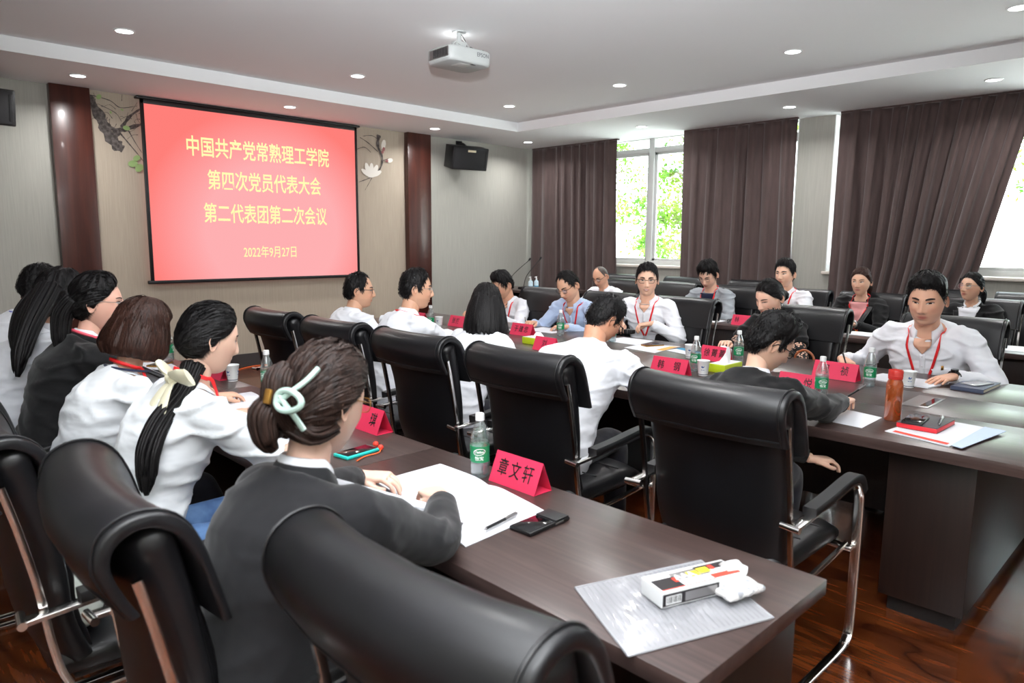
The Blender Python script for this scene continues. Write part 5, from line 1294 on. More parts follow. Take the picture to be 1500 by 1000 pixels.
    for sd, (a, b, c_) in arms.items():
        pose = P.get('rpose' if sd > 0 else 'lpose', 'relax'); hV, hF = hand(pose); dv = P.get('rdir' if sd > 0 else 'ldir')
        d = Vector(dv) if dv else ((c_-b).normalized()*.5+tf*.6-Z*.05); d.normalize(); un = Vector(P.get('rup' if sd > 0 else 'lup', (0, 0, 1)))
        zz = (un-d*un.dot(d)).normalized(); xx = d.cross(zz)    # right-handed: x = y cross z
        v = np.array(hV)*s*(.92 if fem else 1.0)
        if sd > 0: v = v*np.array([-1, 1, 1])                   # right hand: thumb to the person's left
        Mh = np.array([xx, d, zz]); v = v @ Mh+np.array(c_); wrist[sd] = (c_, d, zz, xx)
        Vs.append(v); Fs.append([tuple((i+off) for i in (q if sd < 0 else q[::-1])) for q in hF]); Cs.append(np.tile(skin, (len(v), 1))); off += len(v)
    Vb = np.concatenate(Vs)-np.array(base); body = mk('body', Vb, [q for g in Fs for q in g], MT['skin'], t, angle=None, colr=np.concatenate([np.concatenate(Cs), np.ones((len(Vb), 1))], 1))
    # --- clothes
    kind = P.get('top', 'shirt'); m = MT[P.get('topmat', 'shirt')]; slv = P.get('sleeve', 1.0); thick = .012 if kind != 'blazer' else .020
    parts = [torso(1.0, thick*.5)]
    for sd, (a, b, c_) in arms.items():
        ci = frame(.80)[0].lerp(a, .55)
        pth = [ci, a, a.lerp(b, .5), b, b.lerp(c_, .5), c_-(c_-b).normalized()*(.035 if kind == 'blazer' else .010)]; rr_ = [.070, .070, .058, .050, .043, .034]
        if slv < 1: pth = [ci, a, a.lerp(b, .5), a.lerp(b, .5+.5*slv)]; rr_ = [.070, .070, .064, .062]
        g = {'shirt': .004, 'blazer': .008}.get(kind, .003); kf = s*(.93 if fem else 1)*P.get('armk', 1)
        parts.append(tube(smoothpath(pth, 4), list(np.interp(np.linspace(0, 1, (len(pth)-1)*4+1), np.linspace(0, 1, len(rr_)), [x_*kf+g for x_ in rr_])), 16))
    V, F, Nn = remesh_union(parts, P.get('cvx', .0105), 4)
    # folds: ridged, denser at elbows, armpits and waist
    fa = P.get('fold', .013); Vn = V.copy(); jo = [arms[-1][1], arms[1][1], SH[-1], SH[1], B3(.12)]
    J = np.array([tuple(j) for j in jo]); dist = np.min(np.linalg.norm(V[:, None]-J[None], axis=2), axis=1); wgt = .45+.9*np.exp(-(dist/.13)**2)
    sx = P['seed']*1.7
    for i in range(len(V)):
        p = V[i]; a = noise.noise(Vector((p[0]*5+sx, p[1]*5, p[2]*13))); b = noise.noise(Vector((p[0]*14+3, p[1]*14+sx, p[2]*20)))
        d_ = max(0, 1-abs(a)*4.5)**1.3*1.1+b*.4-.35; Vn[i] = V[i]+Nn[i]*(fa*wgt[i]*d_)
    top = mk({'shirt': 'shirt', 'blazer': 'blazer', 'tee': 'blouse'}[kind], Vn-np.array(base), F, m, t, angle=None)
    bvc = BVHTree.FromPolygons([tuple(v) for v in Vn], F)
    def onfront(x_, q, o=.004, back=False):
        """point on the clothed chest at lateral x_ (person's right +) and spine parameter q"""
        c, f, tg = frame(q); f2 = -f if back else f; st_ = c+lr*x_*s+f2*.45; o += .10*max(0, q-.84); h = bvc.ray_cast(st_, -f2)
        return (h[0]+f2*o) if h[0] else c+lr*x_*s+f2*.080*s
    def patchf(name, rows, mt, o=.004, back=False, nx=8, parent=None):
        """rows: list of (q, x0, x1)"""
        Vp = []; Fp = []
        for (q, a, b) in rows: Vp += [L(onfront(a+(b-a)*i/nx, q, o, back)) for i in range(nx+1)]
        for j in range(len(rows)-1):
            for i in range(nx): k_ = j*(nx+1)+i; Fp.append((k_, k_+1, k_+nx+2, k_+nx+1))
        ob = mk(name, Vp, Fp, mt, parent or t, angle=None); sd_ = ob.modifiers.new('s', 'SOLIDIFY'); sd_.thickness = .0025; sd_.offset = 0; return ob
    qs = lambda a, b, n: [a+(b-a)*i/(n-1) for i in range(n)]
    neck_ax = (hb-N).normalized()
    def collar(mt, r=.062, h=.036, flap=.032, gap=30, name='collar', drop=0, rb=None, point=.03):
        na = (neck_ax+Z*.35).normalized(); f = (tf-na*tf.dot(na)).normalized(); c0_ = N-na*.006*s+na*drop; rows = []; A = np.linspace(R(gap), 2*np.pi-R(gap), 36); r0 = r*s*(.90 if fem else 1)
        V_ = []; F_ = []
        for rr2, hh2, tip in ((r0*1.06, -.012, 0), (r0*1.0, .012, 0), (r0*.98, h*.9, 0), (r0*1.0, h, 0), (r0*1.06, h*.9, 0), (r0*1.16, h*.45, .3), (r0*1.30, h-flap-.006, 1)):
            for a in A:
                da = min(a, 2*math.pi-a); e = math.exp(-((da-R(gap))/.35)**2)*tip
                V_.append(L(c0_+lr*(math.sin(a)*rr2)+f*(math.cos(a)*rr2*1.0+point*e*.5)+na*((hh2-.036*(math.cos(a) > 0)*math.cos(a))*s-point*e*s)))
        n_ = len(A)
        for j in range(6):
            for i in range(n_-1): a_ = j*n_+i; F_.append((a_, a_+1, a_+n_+1, a_+n_))
        ob = mk(name, V_, F_, mt, t, angle=None); sd_ = ob.modifiers.new('s', 'SOLIDIFY'); sd_.thickness = .002; return ob
    if kind == 'shirt':
        collar(m, gap=P.get('cgap', 33))
        if P.get('front', 1):
            ob_ = patchf('open_neck', [(q, -.042*min(1, (q-.86)/.10), .042*min(1, (q-.86)/.10)) for q in qs(1.0, .862, 9)], MT['skin'], .0035, nx=4); a_ = ob_.data.color_attributes.new('Col', 'FLOAT_COLOR', 'POINT'); a_.data.foreach_set('color', list(skin)*0+[c__ for _ in range(len(ob_.data.vertices)) for c__ in (*skin, 1)])
            patchf('placket', [(q, -.014, .014) for q in qs(.86, .25, 14)], m, .0015, nx=2)
            bt = MB()
            for q in (.84, .72, .6, .48, .36): p = L(onfront(0, q, .006)); f = frame(q)[1]; bt.add(*tube([p-f*.002, p+f*.0015], .0045, 8))
            bt.obj('button', MT['tissue'], t)
        if P.get('pocket'): patchf('chest_pocket', [(q, -.135, -.045) for q in qs(.70, .50, 5)], m, .0045); patchf('pocket_pen', [(q, -.10+.0, -.088) for q in qs(.735, .69, 3)], MT['gold'], .008, nx=1)
    if kind == 'blazer':
        sm_ = MT[P.get('inner', 'shirt')]
        if P.get('innercollar', 1): collar(sm_, r=.060, h=.040, flap=.026, gap=26, name='shirt_collar', point=.034)
        else: collar(sm_, r=.060, h=.012, flap=.006, gap=2, name='blouse_neck', point=0)
        collar(m, r=.068, h=.028, flap=.042, gap=52, name='blazer_collar', drop=-.004, point=.0)
        patchf('shirt_front', [(q, -.072*((q-.34)/.6), .072*((q-.34)/.6)) for q in qs(1.0, .35, 18)], sm_, .006, nx=8)
        for sd in (-1, 1):
            patchf('lapel', [(q, sd*.070*((q-.34)/.6), sd*(.070*((q-.34)/.6)+.045*min(1, (q-.30)*4)*(1 if q > .80 else .8))) for q in qs(.93, .33, 14)], m, .010, nx=4)
    if kind == 'tee' : collar(m, r=.066, h=.014, flap=.010, gap=3, name='neckband', point=0)
    # lanyard
    if P.get('lan'):
        lm_ = MT[P['lan']]; q1 = P.get('lanq', .38)
        na = (neck_ax+Z*.35).normalized(); f = (tf-na*tf.dot(na)).normalized(); pts = []
        for sd in (1, -1):
            side = [onfront(sd*(.006+.070*((q-q1)/(.96-q1))**.85), q, P.get('lano', .013 if kind == 'blazer' else .007)) for q in qs(q1, .95, 10)]
            if sd == 1: pts = side
            else: tail = side[::-1]
        r0 = (.082 if kind == 'shirt' else .070)*s*(.92 if fem else 1); rg = []; hh_ = P.get('lanh', -.016 if kind == 'shirt' else .004)
        for a in np.linspace(R(62), R(298), 13): rg.append(N+na*(.006+hh_-.016*math.cos(a))+lr*math.sin(a)*r0*1.06+f*math.cos(a)*r0*1.06)
        pth = smoothpath(pts+rg+tail, 2); V_ = []; F_ = []; cen = frame(.8)[0]
        for i, p in enumerate(pth):
            tg = (pth[min(i+1, len(pth)-1)]-pth[max(i-1, 0)]).normalized(); cc = N+na*.03 if i > len(pth)*.3 and i < len(pth)*.7 else frame(min(1, max(0, (p.z-pel.z)/(N.z-pel.z))))[0]
            out_ = (p-cc); out_ = (out_-tg*out_.dot(tg)).normalized(); sdv = tg.cross(out_); wd = P.get('lanw', .0065)*s
            V_ += [L(p+sdv*wd), L(p-sdv*wd)]
            if i: F_.append((2*i-2, 2*i-1, 2*i+1, 2*i))
        ob = mk('lanyard', V_, F_, lm_, t, angle=None); sd_ = ob.modifiers.new('s', 'SOLIDIFY'); sd_.thickness = .0025; sd_.offset = 0
    # cuffs
    if slv >= 1 and kind in ('shirt', 'blazer'):
        for sd, (a, b, c_) in arms.items():
            d = (c_-b).normalized(); mk('cuff', *[x_ if i else [L(v) for v in x_] for i, x_ in enumerate(tube([c_-d*.075, c_-d*.026] if kind == 'blazer' else [c_-d*.055, c_-d*.005], [.045*s*(.9 if fem else 1)+(.002 if kind == 'blazer' else -.004), (.034 if kind == 'shirt' else .036)*s*(.9 if fem else 1)], 18))], m=m, parent=t)
    # trousers and shoes
    parts = [loft([[frame(q)[0]+lr*x_+frame(q)[1]*y_-Z*dz for x_, y_ in srect(a*s*W, b*s*W, 24, 2.4)] for q, a, b, dz in ((0, .15, .11, .085), (0, .172, .120, .05), (0, .160, .108, 0), (.03, .14, .09, 0))])]
    for sd, hip, kn, an in legs:
        parts.append(tube(smoothpath([hip, hip.lerp(kn, .5), kn, kn.lerp(an, .5), an], 3), [.082, .084, .082, .078, .073, .068, .066, .066, .064, .062, .060, .058, .056], 14))
    V, F, Nn = remesh_union(parts, .019, 3)
    mk('trousers' if P.get('pants', 'trousers') != 'denim' else 'jeans', V-np.array(base), F, MT[P.get('pants', 'trousers')], t, angle=None)
    for sd, hip, kn, an in legs:
        sl = [(-.055, .030, .035), (-.04, .036, .045), (0, .038, .055), (.05, .040, .045), (.11, .043, .034), (.16, .040, .026), (.185, .024, .016)]
        o_ = an-Z*an.z
        mk('shoe', *[x_ if i else [L(v) for v in x_] for i, x_ in enumerate(loft([[o_+tf*y_+lr*a+Z*(max(.002, h_+b)) for a, b in srect(w_, h_, 16, 2.6)] for y_, w_, h_ in sl]))], m=MT[P.get('shoe', 'shoe')], parent=t)
    # --- hair
    hairm = MT[P.get('hairm', 'hair')]; hm = MB(); hm.add(*hair_cap(P)); ex = P.get('extra', [])
    md_ = P.get('comb', 'back' if P.get('line') == 'back' else 'down' if P.get('line') == 'bangs' else 'short')
    if P.get('line') != 'bald': hm.add(*tufts(P, P.get('ntuft', 900), P.get('tlen', .020 if md_ == 'short' else .06), .0022 if md_ == 'short' else .0026, md_, P.get('lift', .006)))
    for e in ex:
        if e[0] == 'curtain': hm.add(*curtain_hair(**e[1], seed=P['seed']))
        elif e[0] == 'lock': hm.add(*strands((e[1], e[2]), P['seed']+len(hm.V) % 97, e[3] if len(e) > 3 else 22))
        elif e[0] == 'wlock':
            inv = HR.transposed(); hm.add(*strands(([tuple((inv @ Vector(q))/hs) for q in e[1]], e[2]), P['seed'], e[3]))
        elif e[0] == 'blob': V_, F_, _ = remesh_union([tube(e[1], e[2], 14)], .006, 2); hm.add([v+np.array((1, 1, 1))*.003*noise.noise(Vector(v)*50) for v in V_], F_)
    hv_ = (np.array(hm.V)*hs) @ M3.T+np.array(L(H)); hob_ = mk('hair', hv_, hm.F, hairm, t, angle=None)
    def HT(p): return L(H+(HR @ Vector(p))*hs)
    def hobj(name, VF, mt, parent=None, angle=40):
        return mk(name, [HT(v) for v in VF[0]], VF[1], mt, parent or t, angle=angle)
    if P.get('glasses'):
        gk = P['glasses']; r_ = {'thin': .0010, 'thick': .0018, 'round': .0013}[gk]; gm = MT[P.get('gmat', 'metal')]; gw, gh = (.0235, .0165) if gk != 'round' else (.0245, .0225); mb = MB(); lens = MB()
        for sd in (-1, 1):
            cx, cz = sd*.0325, .002; yy = sy(cx, cz)+.014; pts = [(cx+a, yy-.10*(a*sd)**1 if a*sd > 0 else yy, cz+b) for a, b in srect(gw, gh, 20, 2.2 if gk == 'round' else 3.2)]
            mb.add(*tube(pts+[pts[0]], r_, 6)); lens.add([p for p in pts], [tuple(range(20))])
            mb.add(*tube(smoothpath([(sd*(.0325+gw), yy-.004, .010), (sd*.068, .060, .010), (sd*.076, .0, .012), (sd*.079, -.018, .004), (sd*.078, -.028, -.010)], 4), r_*1.1, 6))
        mb.add(*tube([(-.0325+gw, sy(.03, .0)+.014, .006), (0, sy(0, .012)+.004 if True else 0, .010), (.0325-gw, sy(.03, 0)+.014, .006)], r_, 6))
        g_ = hobj('glasses', (mb.V, mb.F), gm); hobj('lens', (lens.V, lens.F), MT['lens'], g_)
    if P.get('watch'):
        c_, d, zz, xx = wrist[P['watch']]; c1 = c_-d*.006; ob = MB(); pts = [c1+xx*math.cos(a)*.031*s+zz*math.sin(a)*.024*s for a in np.linspace(0, 2*np.pi, 18)]
        V_, F_ = tube(pts, .0085, 8, side=tuple(d)); w_ = mk('wristwatch', [L(v) for v in V_], F_, MT[P.get('wmat', 'black')], t)
        V_, F_ = tube([c1+zz*.024*s, c1+zz*.036*s], [.021, .019], 20); mk('watch_face', [L(v) for v in V_], F_, MT[P.get('wface', 'screen_black')], w_)
    return t, HT, hobj, L, onfront, patchf, arms, wrist, N
HB = srgb(24, 20, 20)[:3]; HBR = srgb(56, 38, 32)[:3]
CW = lambda **k: dict(k)
# ---- far side of the conference table
person(CW(label='heavy-set man in white shirt with red lanyard and black watch, facing the camera', seed=1, head=(4.66, 1.265, 1.195), yaw=183, hyaw=184, hp=12, s=1.12, hs=1.22, w=1.08, belly=1, lean=.26, slouch=.07,
          lh=(4.49, 1.05, .79), rh=(4.62, 1.70, .79), ldir=(-.9, .35, -.08), rdir=(-.75, -.6, -.1), lpose='flat', rpose='relax', elb=1.1, haircol=HB, line='square', thick=(.009, .030), quiff=.008, tlen=.014, fringe=0, sweep=.1, lan='red', lanq=.42, pocket=1, watch=-1, eyeopen=.5, jaw=.12, skin=srgb(220, 170, 144)[:3], ruffle=.001, cvx=.0095, shf=.0))
t, HT, hobj, L, onfront, patchf, arms, wr, N = person(CW(label='woman in black top with fishnet sleeves and red lanyard looking down', seed=2, fem=1, head=(4.98, 2.385, 1.125), yaw=178, hyaw=163, hp=24, hr=-4, s=1.06, hs=1.12, lean=.10, top='tee', topmat='blackcloth', sleeve=.12, haircol=HB, line='back', hair='low', thick=(.008, .012),
          ruffle=.0004, part=-.012, extra=[('blob', [(0, -.09, -.035), (0, -.125, -.05), (0, -.13, -.07)], [.03, .042, .03])], lan='red', lanq=.45, eyeopen=.22, skin=srgb(236, 190, 166)[:3]))
for sd in (-1, 1):
    a, b, c = arms[sd]
    V_, F_ = tube(smoothpath([a.lerp(b, .2), a.lerp(b, .6), b, b.lerp(c, .4)], 4), [.058, .057, .055, .052, .05, .049, .048, .047, .046, .045, .044, .043, .042], 16); mk('fishnet_sleeve', [L(v) for v in V_], F_, MT['lacenet'], t)
    V_, F_ = tube([b.lerp(c, .3), b.lerp(c, .65), c], [.047, .042, .034], 16); mk('lower_sleeve', [L(v) for v in V_], F_, MT['blackcloth'], t)
    for q in (.3, .75):
        p = a.lerp(b, q); d = (b-a).normalized(); V_, F_ = tube([p-d*.012, p+d*.006], .0605-.008*q, 16); mk('sleeve_band', [L(v) for v in V_], F_, MT['blackcloth'], t)
mk('earring', *[x if i else [HT(v) for v in x] for i, x in enumerate(tube([(-.078, -.012, -.040), (-.078, -.012, -.056)], [.004, .006], 10))], m=MT['metal'], parent=t)
person(CW(label='smiling man in white shirt with glasses and red lanyard facing the camera', seed=3, head=(5.0, 3.475, 1.205), yaw=195, hyaw=213, hp=4, s=1.08, hs=1.12, lean=.14, lh=(4.86, 3.32, .86), rh=(4.84, 3.62, .84), ldir=(-.55, .55, -.1), rdir=(-.75, -.5, -.1), lpose='grip', rpose='grip',
          haircol=HB, line='short', thick=(.006, .02), part=.03, lan='red', lanq=.42, pocket=1, glasses='thick', gmat='lash', smile=1, eyeopen=.55, skin=srgb(228, 182, 156)[:3], elb=1.0))
person(CW(label='man in light blue shirt with half-rim glasses and red lanyard, writing', seed=4, head=(4.88, 4.25, 1.12), yaw=185, hyaw=180, hp=30, hr=4, s=1.06, hs=1.14, lean=.22, topmat='lightblue', rh=(4.62, 4.42, .79), lh=(4.60, 4.02, .79), rpose='grip', lpose='relax', ldir=(-.5, .8, -.05),
          haircol=srgb(50, 44, 44)[:3], line='receding', thick=(.005, .012), lan='red', lanq=.45, glasses='thick', gmat='lash', eyeopen=.2, skin=srgb(214, 166, 138)[:3]))
person(CW(tlen=.030, fringe=.05, label='man in white shirt bowed behind the laptop, half hidden by a black bob', seed=5, head=(4.98, 5.22, 1.075), yaw=185, hyaw=172, hp=28, s=1.06, hs=1.12, lean=.16, haircol=HB, line='short', thick=(.010, .03), ruffle=.003, quiff=.008, lan='red', lanq=.4, eyeopen=.2, skin=srgb(208, 158, 130)[:3]))
# ---- back row by the windows
person(CW(label='balding man in white shirt and glasses reading at the far back desk', seed=6, head=(6.82, 5.42, 1.10), yaw=182, hyaw=180, hp=28, s=1.04, hs=1.08, lean=.16, hairm='hairgrey', haircol=srgb(110, 96, 88)[:3], scalp=.35, line='bald', thick=(.002, .003), ruffle=.0003, glasses='thick', gmat='lash', eyeopen=.2, skin=srgb(218, 166, 138)[:3]))
person(CW(tlen=.034, fringe=.06, label='man with tousled hair in grey jacket and red lanyard looking down', seed=7, head=(6.78, 3.94, 1.175), yaw=182, hyaw=185, hp=30, s=1.06, hs=1.15, lean=.14, top='blazer', topmat='greyjacket', inner='navycloth', innercollar=0, haircol=HB, line='short', thick=(.014, .036), ruffle=.004, quiff=.012, lan='red', lanq=.5, glasses='thin', eyeopen=.2, skin=srgb(222, 178, 154)[:3]))
person(CW(label='man in white polo with red lanyard resting his chin on his hand', seed=8, head=(6.92, 3.165, 1.215), yaw=180, hyaw=178, hp=2, s=1.04, hs=1.12, lean=.14, rh=(6.74, 3.12, .98), rdir=(-.1, .05, .98), rup=(-1, 0, 0), rpose='fist', lh=(6.62, 3.02, .80), haircol=HB, line='short', thick=(.007, .026), ruffle=.003, quiff=.01, lan='red', lanq=.5, sleeve=.35, eyeopen=.55, gaze=1, skin=srgb(228, 184, 158)[:3]))
t, HT, hobj, L, onfront, patchf, arms, wr, N = person(CW(label='woman in black blazer over pink blouse with red lanyard and small badge', seed=9, fem=1, head=(6.97, 2.455, 1.168), yaw=184, hyaw=182, hp=4, s=1.08, hs=1.04, lean=.10, top='blazer', topmat='blackcloth', inner='pinkcloth', innercollar=0, haircol=srgb(44, 30, 28)[:3], hairm='hairb', line='back', thick=(.010, .018), part=-.015,
          extra=[('lock', [(-.02, -.09, -.02), (-.03, -.12, -.07), (-.03, -.11, -.14)], [.03, .032, .012])], lan='red', lanq=.35, rh=(6.66, 2.52, .80), lh=(6.64, 2.38, .80), watch=-1, wmat='metal', wface='white', eyeopen=.6, gaze=1))
p = L(onfront(-.075, .70, .008)); V_, F_ = tube([p+Vector((.004, 0, 0)), p+Vector((-.004, 0, 0))], .012, 10); b_ = mk('party_badge', V_, F_, MT['printred'], t); V_, F_ = tube([p+Vector((-.003, 0, -.004)), p+Vector((-.006, 0, -.004))], .006, 8); mk('badge_emblem', V_, F_, MT['yellowp'], b_)
person(CW(label='young woman in black blazer with round glasses and ponytail, far back right', seed=10, fem=1, head=(6.97, 1.565, 1.165), yaw=172, hyaw=158, hp=-4, s=1.04, hs=.98, lean=.06, top='blazer', topmat='blackcloth', haircol=HB, line='back', thick=(.009, .014),
          extra=[('lock', [(-.0, -.10, .01), (-.02, -.14, -.05), (-.04, -.13, -.13)], [.02, .028, .010]), ('lock', [(.05, .075, .07), (.068, .06, .02), (.072, .05, -.02)], [.005, .005, .002], 4)], glasses='round', gmat='metal', eyeopen=.8, gaze=1))
# ---- near side of the conference table (backs to the camera)
t, *r_ = person(CW(tlen=.015, fringe=.03, label='person with short dark hair in black jacket writing, glasses and ear stud, near conference table', seed=11, fem=1, head=(2.86, 1.352, 1.100), yaw=8, hyaw=-36, hp=30, hr=6, s=1.0, hs=.99, lean=.26, slouch=.07, top='blazer', topmat='blackcloth', rh=(3.34, 1.19, .80), lh=(3.00, 1.20, .60), rpose='grip', rdir=(.85, .2, -.05), lpose='relax', ldir=(.8, -.5, -.1),
          lpole=(0, 1, -1), haircol=HB, line='short', thick=(.007, .034), ruffle=.002, quiff=.012, glasses='thick', gmat='lash', eyeopen=.25, shoe='sneaker', vx=.012, skin=srgb(226, 184, 160)[:3], foot=-.12, scalp=.8))
person(CW(label='crew-cut man in white shirt leaning low over the table, dark glasses, red lanyard at nape', seed=12, head=(2.86, 2.235, 1.13), yaw=12, hyaw=-10, hp=36, hr=10, s=1.06, hs=1.04, w=1.08, lean=.42, slouch=.08, lh=(3.50, 2.62, .81), rh=(3.02, 1.92, .60), rdir=(.1, -.1, -1), rup=(1, 0, 0), rpose='relax', lpose='relax', rpole=(-.6, -1, .2), elb=1.0,
          haircol=srgb(52, 44, 42)[:3], line='short', thick=(.003, .012), ruffle=.0007, tlen=.012, lan='red', lanq=.4, glasses='thick', gmat='lash', eyeopen=.2, skin=srgb(200, 146, 118)[:3], vx=.012, cvx=.0095, front=0))
person(CW(label='woman with shoulder-length black hair in white blouse seen from behind', seed=13, fem=1, head=(2.82, 3.09, 1.14), yaw=5, hyaw=38, hp=14, s=1.04, hs=1.04, lean=.22, topmat='shirt', top='tee', haircol=HB, line='bangs', thick=(.012, .02), ruffle=.0012, extra=[('curtain', dict(a0=50, zt=.05, zb=-.175, r0=.082, rb=.122, back=.112, tuck=.006))], front=0, sleeve=1.0))
person(CW(label='man with short black hair, rimless glasses and red lanyard, in profile, white shirt', seed=14, head=(2.84, 3.80, 1.20), yaw=-4, hyaw=-30, hp=4, s=1.05, hs=1.08, lean=.20, rh=(3.42, 4.02, .80), lh=(3.45, 4.3, .80), haircol=HB, line='short', thick=(.004, .018), ruffle=.0012, lan='red', glasses='thin', eyeopen=.6, skin=srgb(206, 158, 130)[:3], front=0))
person(CW(label='man with receding black hair and glasses in profile, white shirt, nearest the screen', seed=15, head=(2.86, 4.52, 1.15), yaw=-2, hyaw=-32, hp=2, s=1.05, hs=1.06, lean=.10, haircol=HB, line='receding', thick=(.008, .018), ruffle=.0012, glasses='thick', gmat='lash', eyeopen=.6, skin=srgb(208, 160, 132)[:3], front=0))
# ---- front row (left)
t, HT, hobj, L, onfront, patchf, arms, wr, N = person(CW(label='woman in black blazer with brown hair in pale green claw clip, hands clasped on booklet', seed=16, fem=1, head=(.775, 1.372, 1.172), yaw=12, hyaw=16, hp=16, hr=2, s=1.0, hs=1.0, lean=.13, slouch=.05, top='blazer', topmat='blackcloth2', rh=(1.165, 1.455, .825), lh=(1.14, 1.80, .81), rdir=(.25, .95, -.05), ldir=(.55, -.8, .02), shf=.04, rpose='grip', lpose='relax', rpole=(.1, -1, -.7), lpole=(-.3, .8, -1),
          haircol=HBR, hairm='hairc', line='back', thick=(.014, .022), ruffle=.0010, glasses='thin', gmat='gold', eyeopen=.5, cvx=.0085, vx=.010, fold=.006,
          extra=[('lock', [(.0, -.085, -.055), (-.005, -.125, -.02), (-.01, -.135, .03), (-.015, -.115, .058)], [.034, .034, .030, .018], 30), ('lock', [(-.01, -.12, .0), (-.02, -.145, -.045), (-.01, -.135, -.09), (.0, -.115, -.115)], [.018, .030, .026, .012], 30), ('lock', [(-.06, -.02, -.05), (-.045, -.07, -.075), (0, -.105, -.06)], [.018, .024, .022], 16), ('lock', [(.06, -.02, -.05), (.045, -.07, -.075), (0, -.105, -.06)], [.018, .024, .022], 16)],
          skin=srgb(232, 192, 172)[:3]))
MT['clip'] = mat('pale_green_clip', srgb(178, 204, 194), .25, coat=.5)
mb = MB()
ov = [(-.012+.034*math.cos(a)*(1-.25*math.cos(a)), -.158-.012*math.cos(a)*0, -.008+.020*math.sin(a)) for a in np.linspace(0, 2*np.pi, 22)]
c2 = lambda p: (p[0]*1, p[1], p[2])
mb.add(*tube([( .055-.0-v[0]*1.0-.02, v[1]+.0, v[2]) for v in ov], .0065, 8)); mb.add(*tube(smoothpath([(.02, -.158, .004), (.045, -.150, -.020), (.060, -.135, -.040), (.066, -.115, -.06)], 5), .006, 8)); mb.add(*tube(smoothpath([(.02, -.158, -.020), (.045, -.150, .008), (.062, -.132, .035), (.066, -.108, .065)], 5), .006, 8))
mb.add(*tube(smoothpath([(-.02, -.150, .0), (-.05, -.135, .03), (-.058, -.11, .05)], 4), .005, 8)); mb.add(*tube(smoothpath([(-.02, -.150, -.015), (-.05, -.135, -.04), (-.058, -.11, -.055)], 4), .005, 8))
cl = hobj('hair_clip', (mb.V, mb.F), MT['clip']); mb = MB(); mb.add(*rbox(-.006, .010, -.168, -.158, -.022, .008, .002)); hobj('clip_spring', (mb.V, mb.F), MT['gold'], cl)
c_, d, zz, xx = wr[-1]; V_, F_ = tube([c_-d*.012+xx*math.cos(a)*.027+zz*math.sin(a)*.021 for a in np.linspace(0, 2*np.pi, 18)], .0016, 6); mk('red_bracelet', [L(v) for v in V_], F_, MT['red'], t)
t, HT, hobj, L, onfront, patchf, arms, wr, N = person(CW(label='woman with long dark ponytail tied by a cream bow, white blouse and jeans', seed=17, fem=1, head=(.91, 2.345, 1.195), yaw=2, hyaw=2, hp=14, hr=2, s=.98, hs=.96, lean=.20, slouch=.06, top='tee', topmat='blouse', sleeve=.9, pants='denim', rh=(1.22, 2.30, .80), lh=(1.25, 2.75, .80), rpole=(.0, -1, -.6),
          haircol=HB, line='back', thick=(.010, .016), ruffle=.0007, lan='red', lanq=.45, lanh=.018, eyeopen=.4, cvx=.0095, vx=.011,
          extra=[('wlock', [(-.07, -.03, -.08), (-.125, -.075, -.15), (-.21, -.125, -.22), (-.255, -.155, -.29), (-.27, -.17, -.36), (-.275, -.175, -.42)], [.04, .028, .034, .036, .030, .010], 44)], skin=srgb(230, 190, 168)[:3]))
MT['bow'] = mat('cream_satin', srgb(240, 234, 206), .5, bump=((30, 30, 30), .3, .006))
def bowpart(pts):  # flat rounded ribbon piece with body
    V_, F_ = tube(smoothpath([p[0] for p in pts], 4), list(np.interp(np.linspace(0, 1, (len(pts)-1)*4+1), np.linspace(0, 1, len(pts)), [p[1] for p in pts])), 12, .28, side=(1, 0, 0)); return V_, F_
mb = MB()
for sd in (-1, 1):
    mb.add(*bowpart([((.080+0, -0.125, -0.140), .012), ((.080+sd*.03, -0.137, -0.132), .026), ((.080+sd*.072, -0.128, -0.125), .042), ((.080+sd*.092, -0.116, -0.118), .038)]))
    mb.add(*bowpart([((.080+sd*.004, -0.129, -0.145), .010), ((.080+sd*.022, -0.147, -0.190), .022), ((.080+sd*.040, -0.160, -0.245), .030), ((.080+sd*.048, -0.167, -0.285), .010)]))
mb.add(*tube([(.066, -.133, -.140), (.094, -.133, -.140)], .017, 12)); hobj('hair_bow', (mb.V, mb.F), MT['bow'])
t, HT, hobj, L, onfront, patchf, arms, wr, N = person(CW(label='woman with short chestnut bob hiding her face, white blouse with navy neckline and red lanyard', seed=18, fem=1, head=(.90, 2.985, 1.16), yaw=0, hyaw=2, hp=16, s=1.0, hs=1.02, lean=.20, top='tee', topmat='blouse', sleeve=.35, rh=(1.26, 2.86, .80), lh=(1.28, 3.25, .80), rpole=(.0, -1, -.6), haircol=HBR, hairm='hairb', line='bangs', thick=(.014, .022), ruffle=.0006,
          lan='red', lanq=.4, lanh=.012, extra=[('curtain', dict(a0=28, zt=.055, zb=-.105, r0=.080, rb=.106, back=.114, tuck=.014, rag=.003))]))
V_, F_ = tube([N+Vector((math.cos(a)*.078, math.sin(a)*.078, .006+.018*math.cos(a)*-1)) for a in np.linspace(.6, 5.7, 24)], .0045, 8); mk('navy_neckline', [L(v) for v in V_], F_, MT['navycloth'], t)
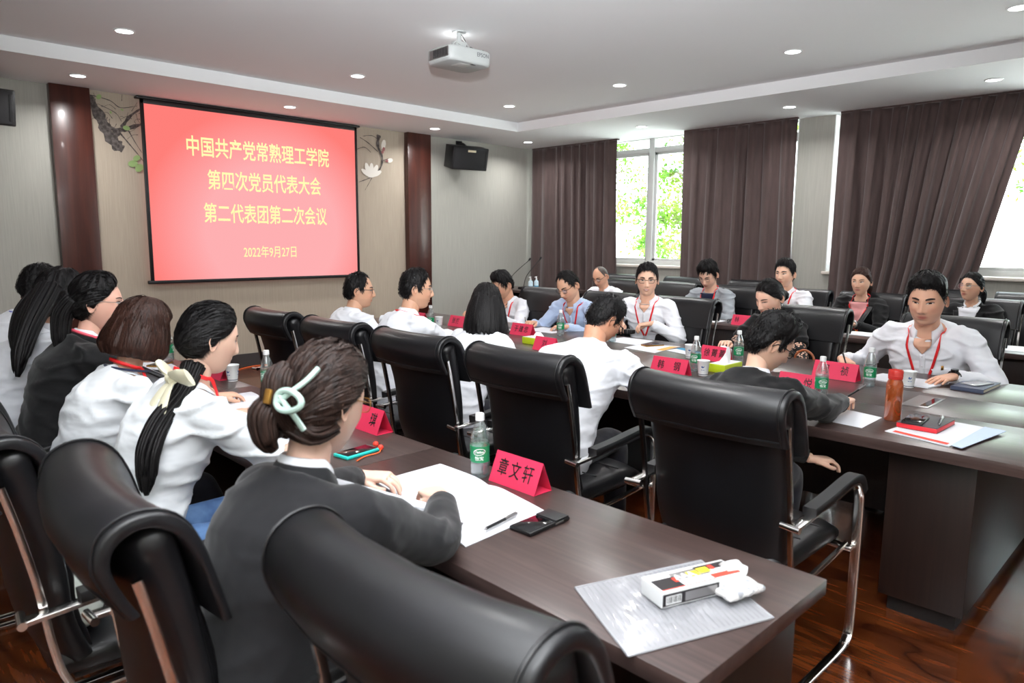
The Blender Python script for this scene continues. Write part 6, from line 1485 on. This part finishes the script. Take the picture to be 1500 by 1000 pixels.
person(CW(label='woman in black blazer and wire glasses in profile, hair gathered behind', seed=19, fem=1, head=(.89, 3.53, 1.235), yaw=0, hyaw=-18, hp=4, s=1.02, hs=1.03, lean=.20, top='blazer', topmat='blackcloth', haircol=HB, line='back', thick=(.014, .024), ruffle=.0025, lan='pink', lanq=.4, rh=(1.25, 3.5, .80), lh=(1.28, 3.8, .80), glasses='thin', eyeopen=.7,
          extra=[('lock', [(.03, -.09, .02), (.02, -.13, -.05), (.03, -.135, -.15), (.05, -.12, -.24)], [.035, .045, .040, .016], 34), ('blob', [(0.02, -.10, .03), (.01, -.13, .02)], [.028, .026])], skin=srgb(226, 176, 156)[:3]))
person(CW(label='woman with long wavy dark hair over a white shirt, face turned away', seed=20, fem=1, head=(.84, 3.97, 1.235), yaw=4, hyaw=30, hp=14, s=1.02, hs=1.04, lean=.26, slouch=.07, top='shirt', front=0, haircol=HB, line='bangs', thick=(.016, .026), ruffle=.003,
          extra=[('lock', [(.03, -.09, .03), (.06, -.15, -.06), (.09, -.21, -.16), (.11, -.25, -.28), (.12, -.26, -.38)], [.05, .052, .044, .036, .012], 44), ('lock', [(-.02, -.09, .0), (-.02, -.15, -.10), (.02, -.20, -.2), (.06, -.22, -.3)], [.045, .045, .036, .014], 30)]))
person(CW(label='man in white shirt with blue lanyard at the far left, face hidden', seed=21, head=(.86, 4.50, 1.255), yaw=4, hyaw=25, hp=16, s=1.06, hs=1.02, w=1.05, lean=.26, slouch=.07, haircol=HB, line='short', thick=(.005, .014), lan='blue', front=0))
# pens held in hands
pen('silver and black pen held by the person in black at the conference table', (3.50, 1.255), (3.58, 1.20), .790, 'black', 'metal', .0045, .845)
pen('pen held by the man in the light blue shirt', (4.50, 4.40), (4.55, 4.47), .775, 'black', 'metal', .0045, .84)
pen('black pen held by the heavy-set man', (4.47, 1.62), (4.50, 1.66), .775, 'black', 'black', .0045, .85)
t = thing('black_pouch', 'small black object held between the hands of the smiling man', 'pouch', (4.74, 3.45, .775)); mb = MB(); mb.add(*rbox(-.03, .03, -.04, .04, 0, .035, .008)); mb.obj('case', MT['pad'], t); mb = MB(); mb.add(*rbox(-.031, .031, -.0015, .0015, .002, .0345, .0005)); mb.obj('zip', MT['metal'], t)
t = thing('eyeglasses', 'folded dark eyeglasses lying beside the red card on the back row desk', 'glasses', (6.30, 3.40, .7505)); mb = MB()
for sx in (-1, 1):
    pts = [(sx*.03+a, 0, .02+b) for a, b in srect(.025, .018, 16, 2.6)]; mb.add(*tube(pts+[pts[0]], .002, 6)); mb.add(*tube([(sx*.055, 0, .03), (sx*.0, .02+.006*sx, .006)], .002, 6))
mb.add(*tube([(-.006, 0, .025), (.006, 0, .025)], .002, 6)); mb.obj('rims', MT['lash'], t); mb = MB()
for sx in (-1, 1): mb.add([(sx*.03+a, 0, .02+b) for a, b in srect(.025, .018, 16, 2.6)], [tuple(range(16))])
mb.obj('lens', MT['lens'], t, smooth=False)
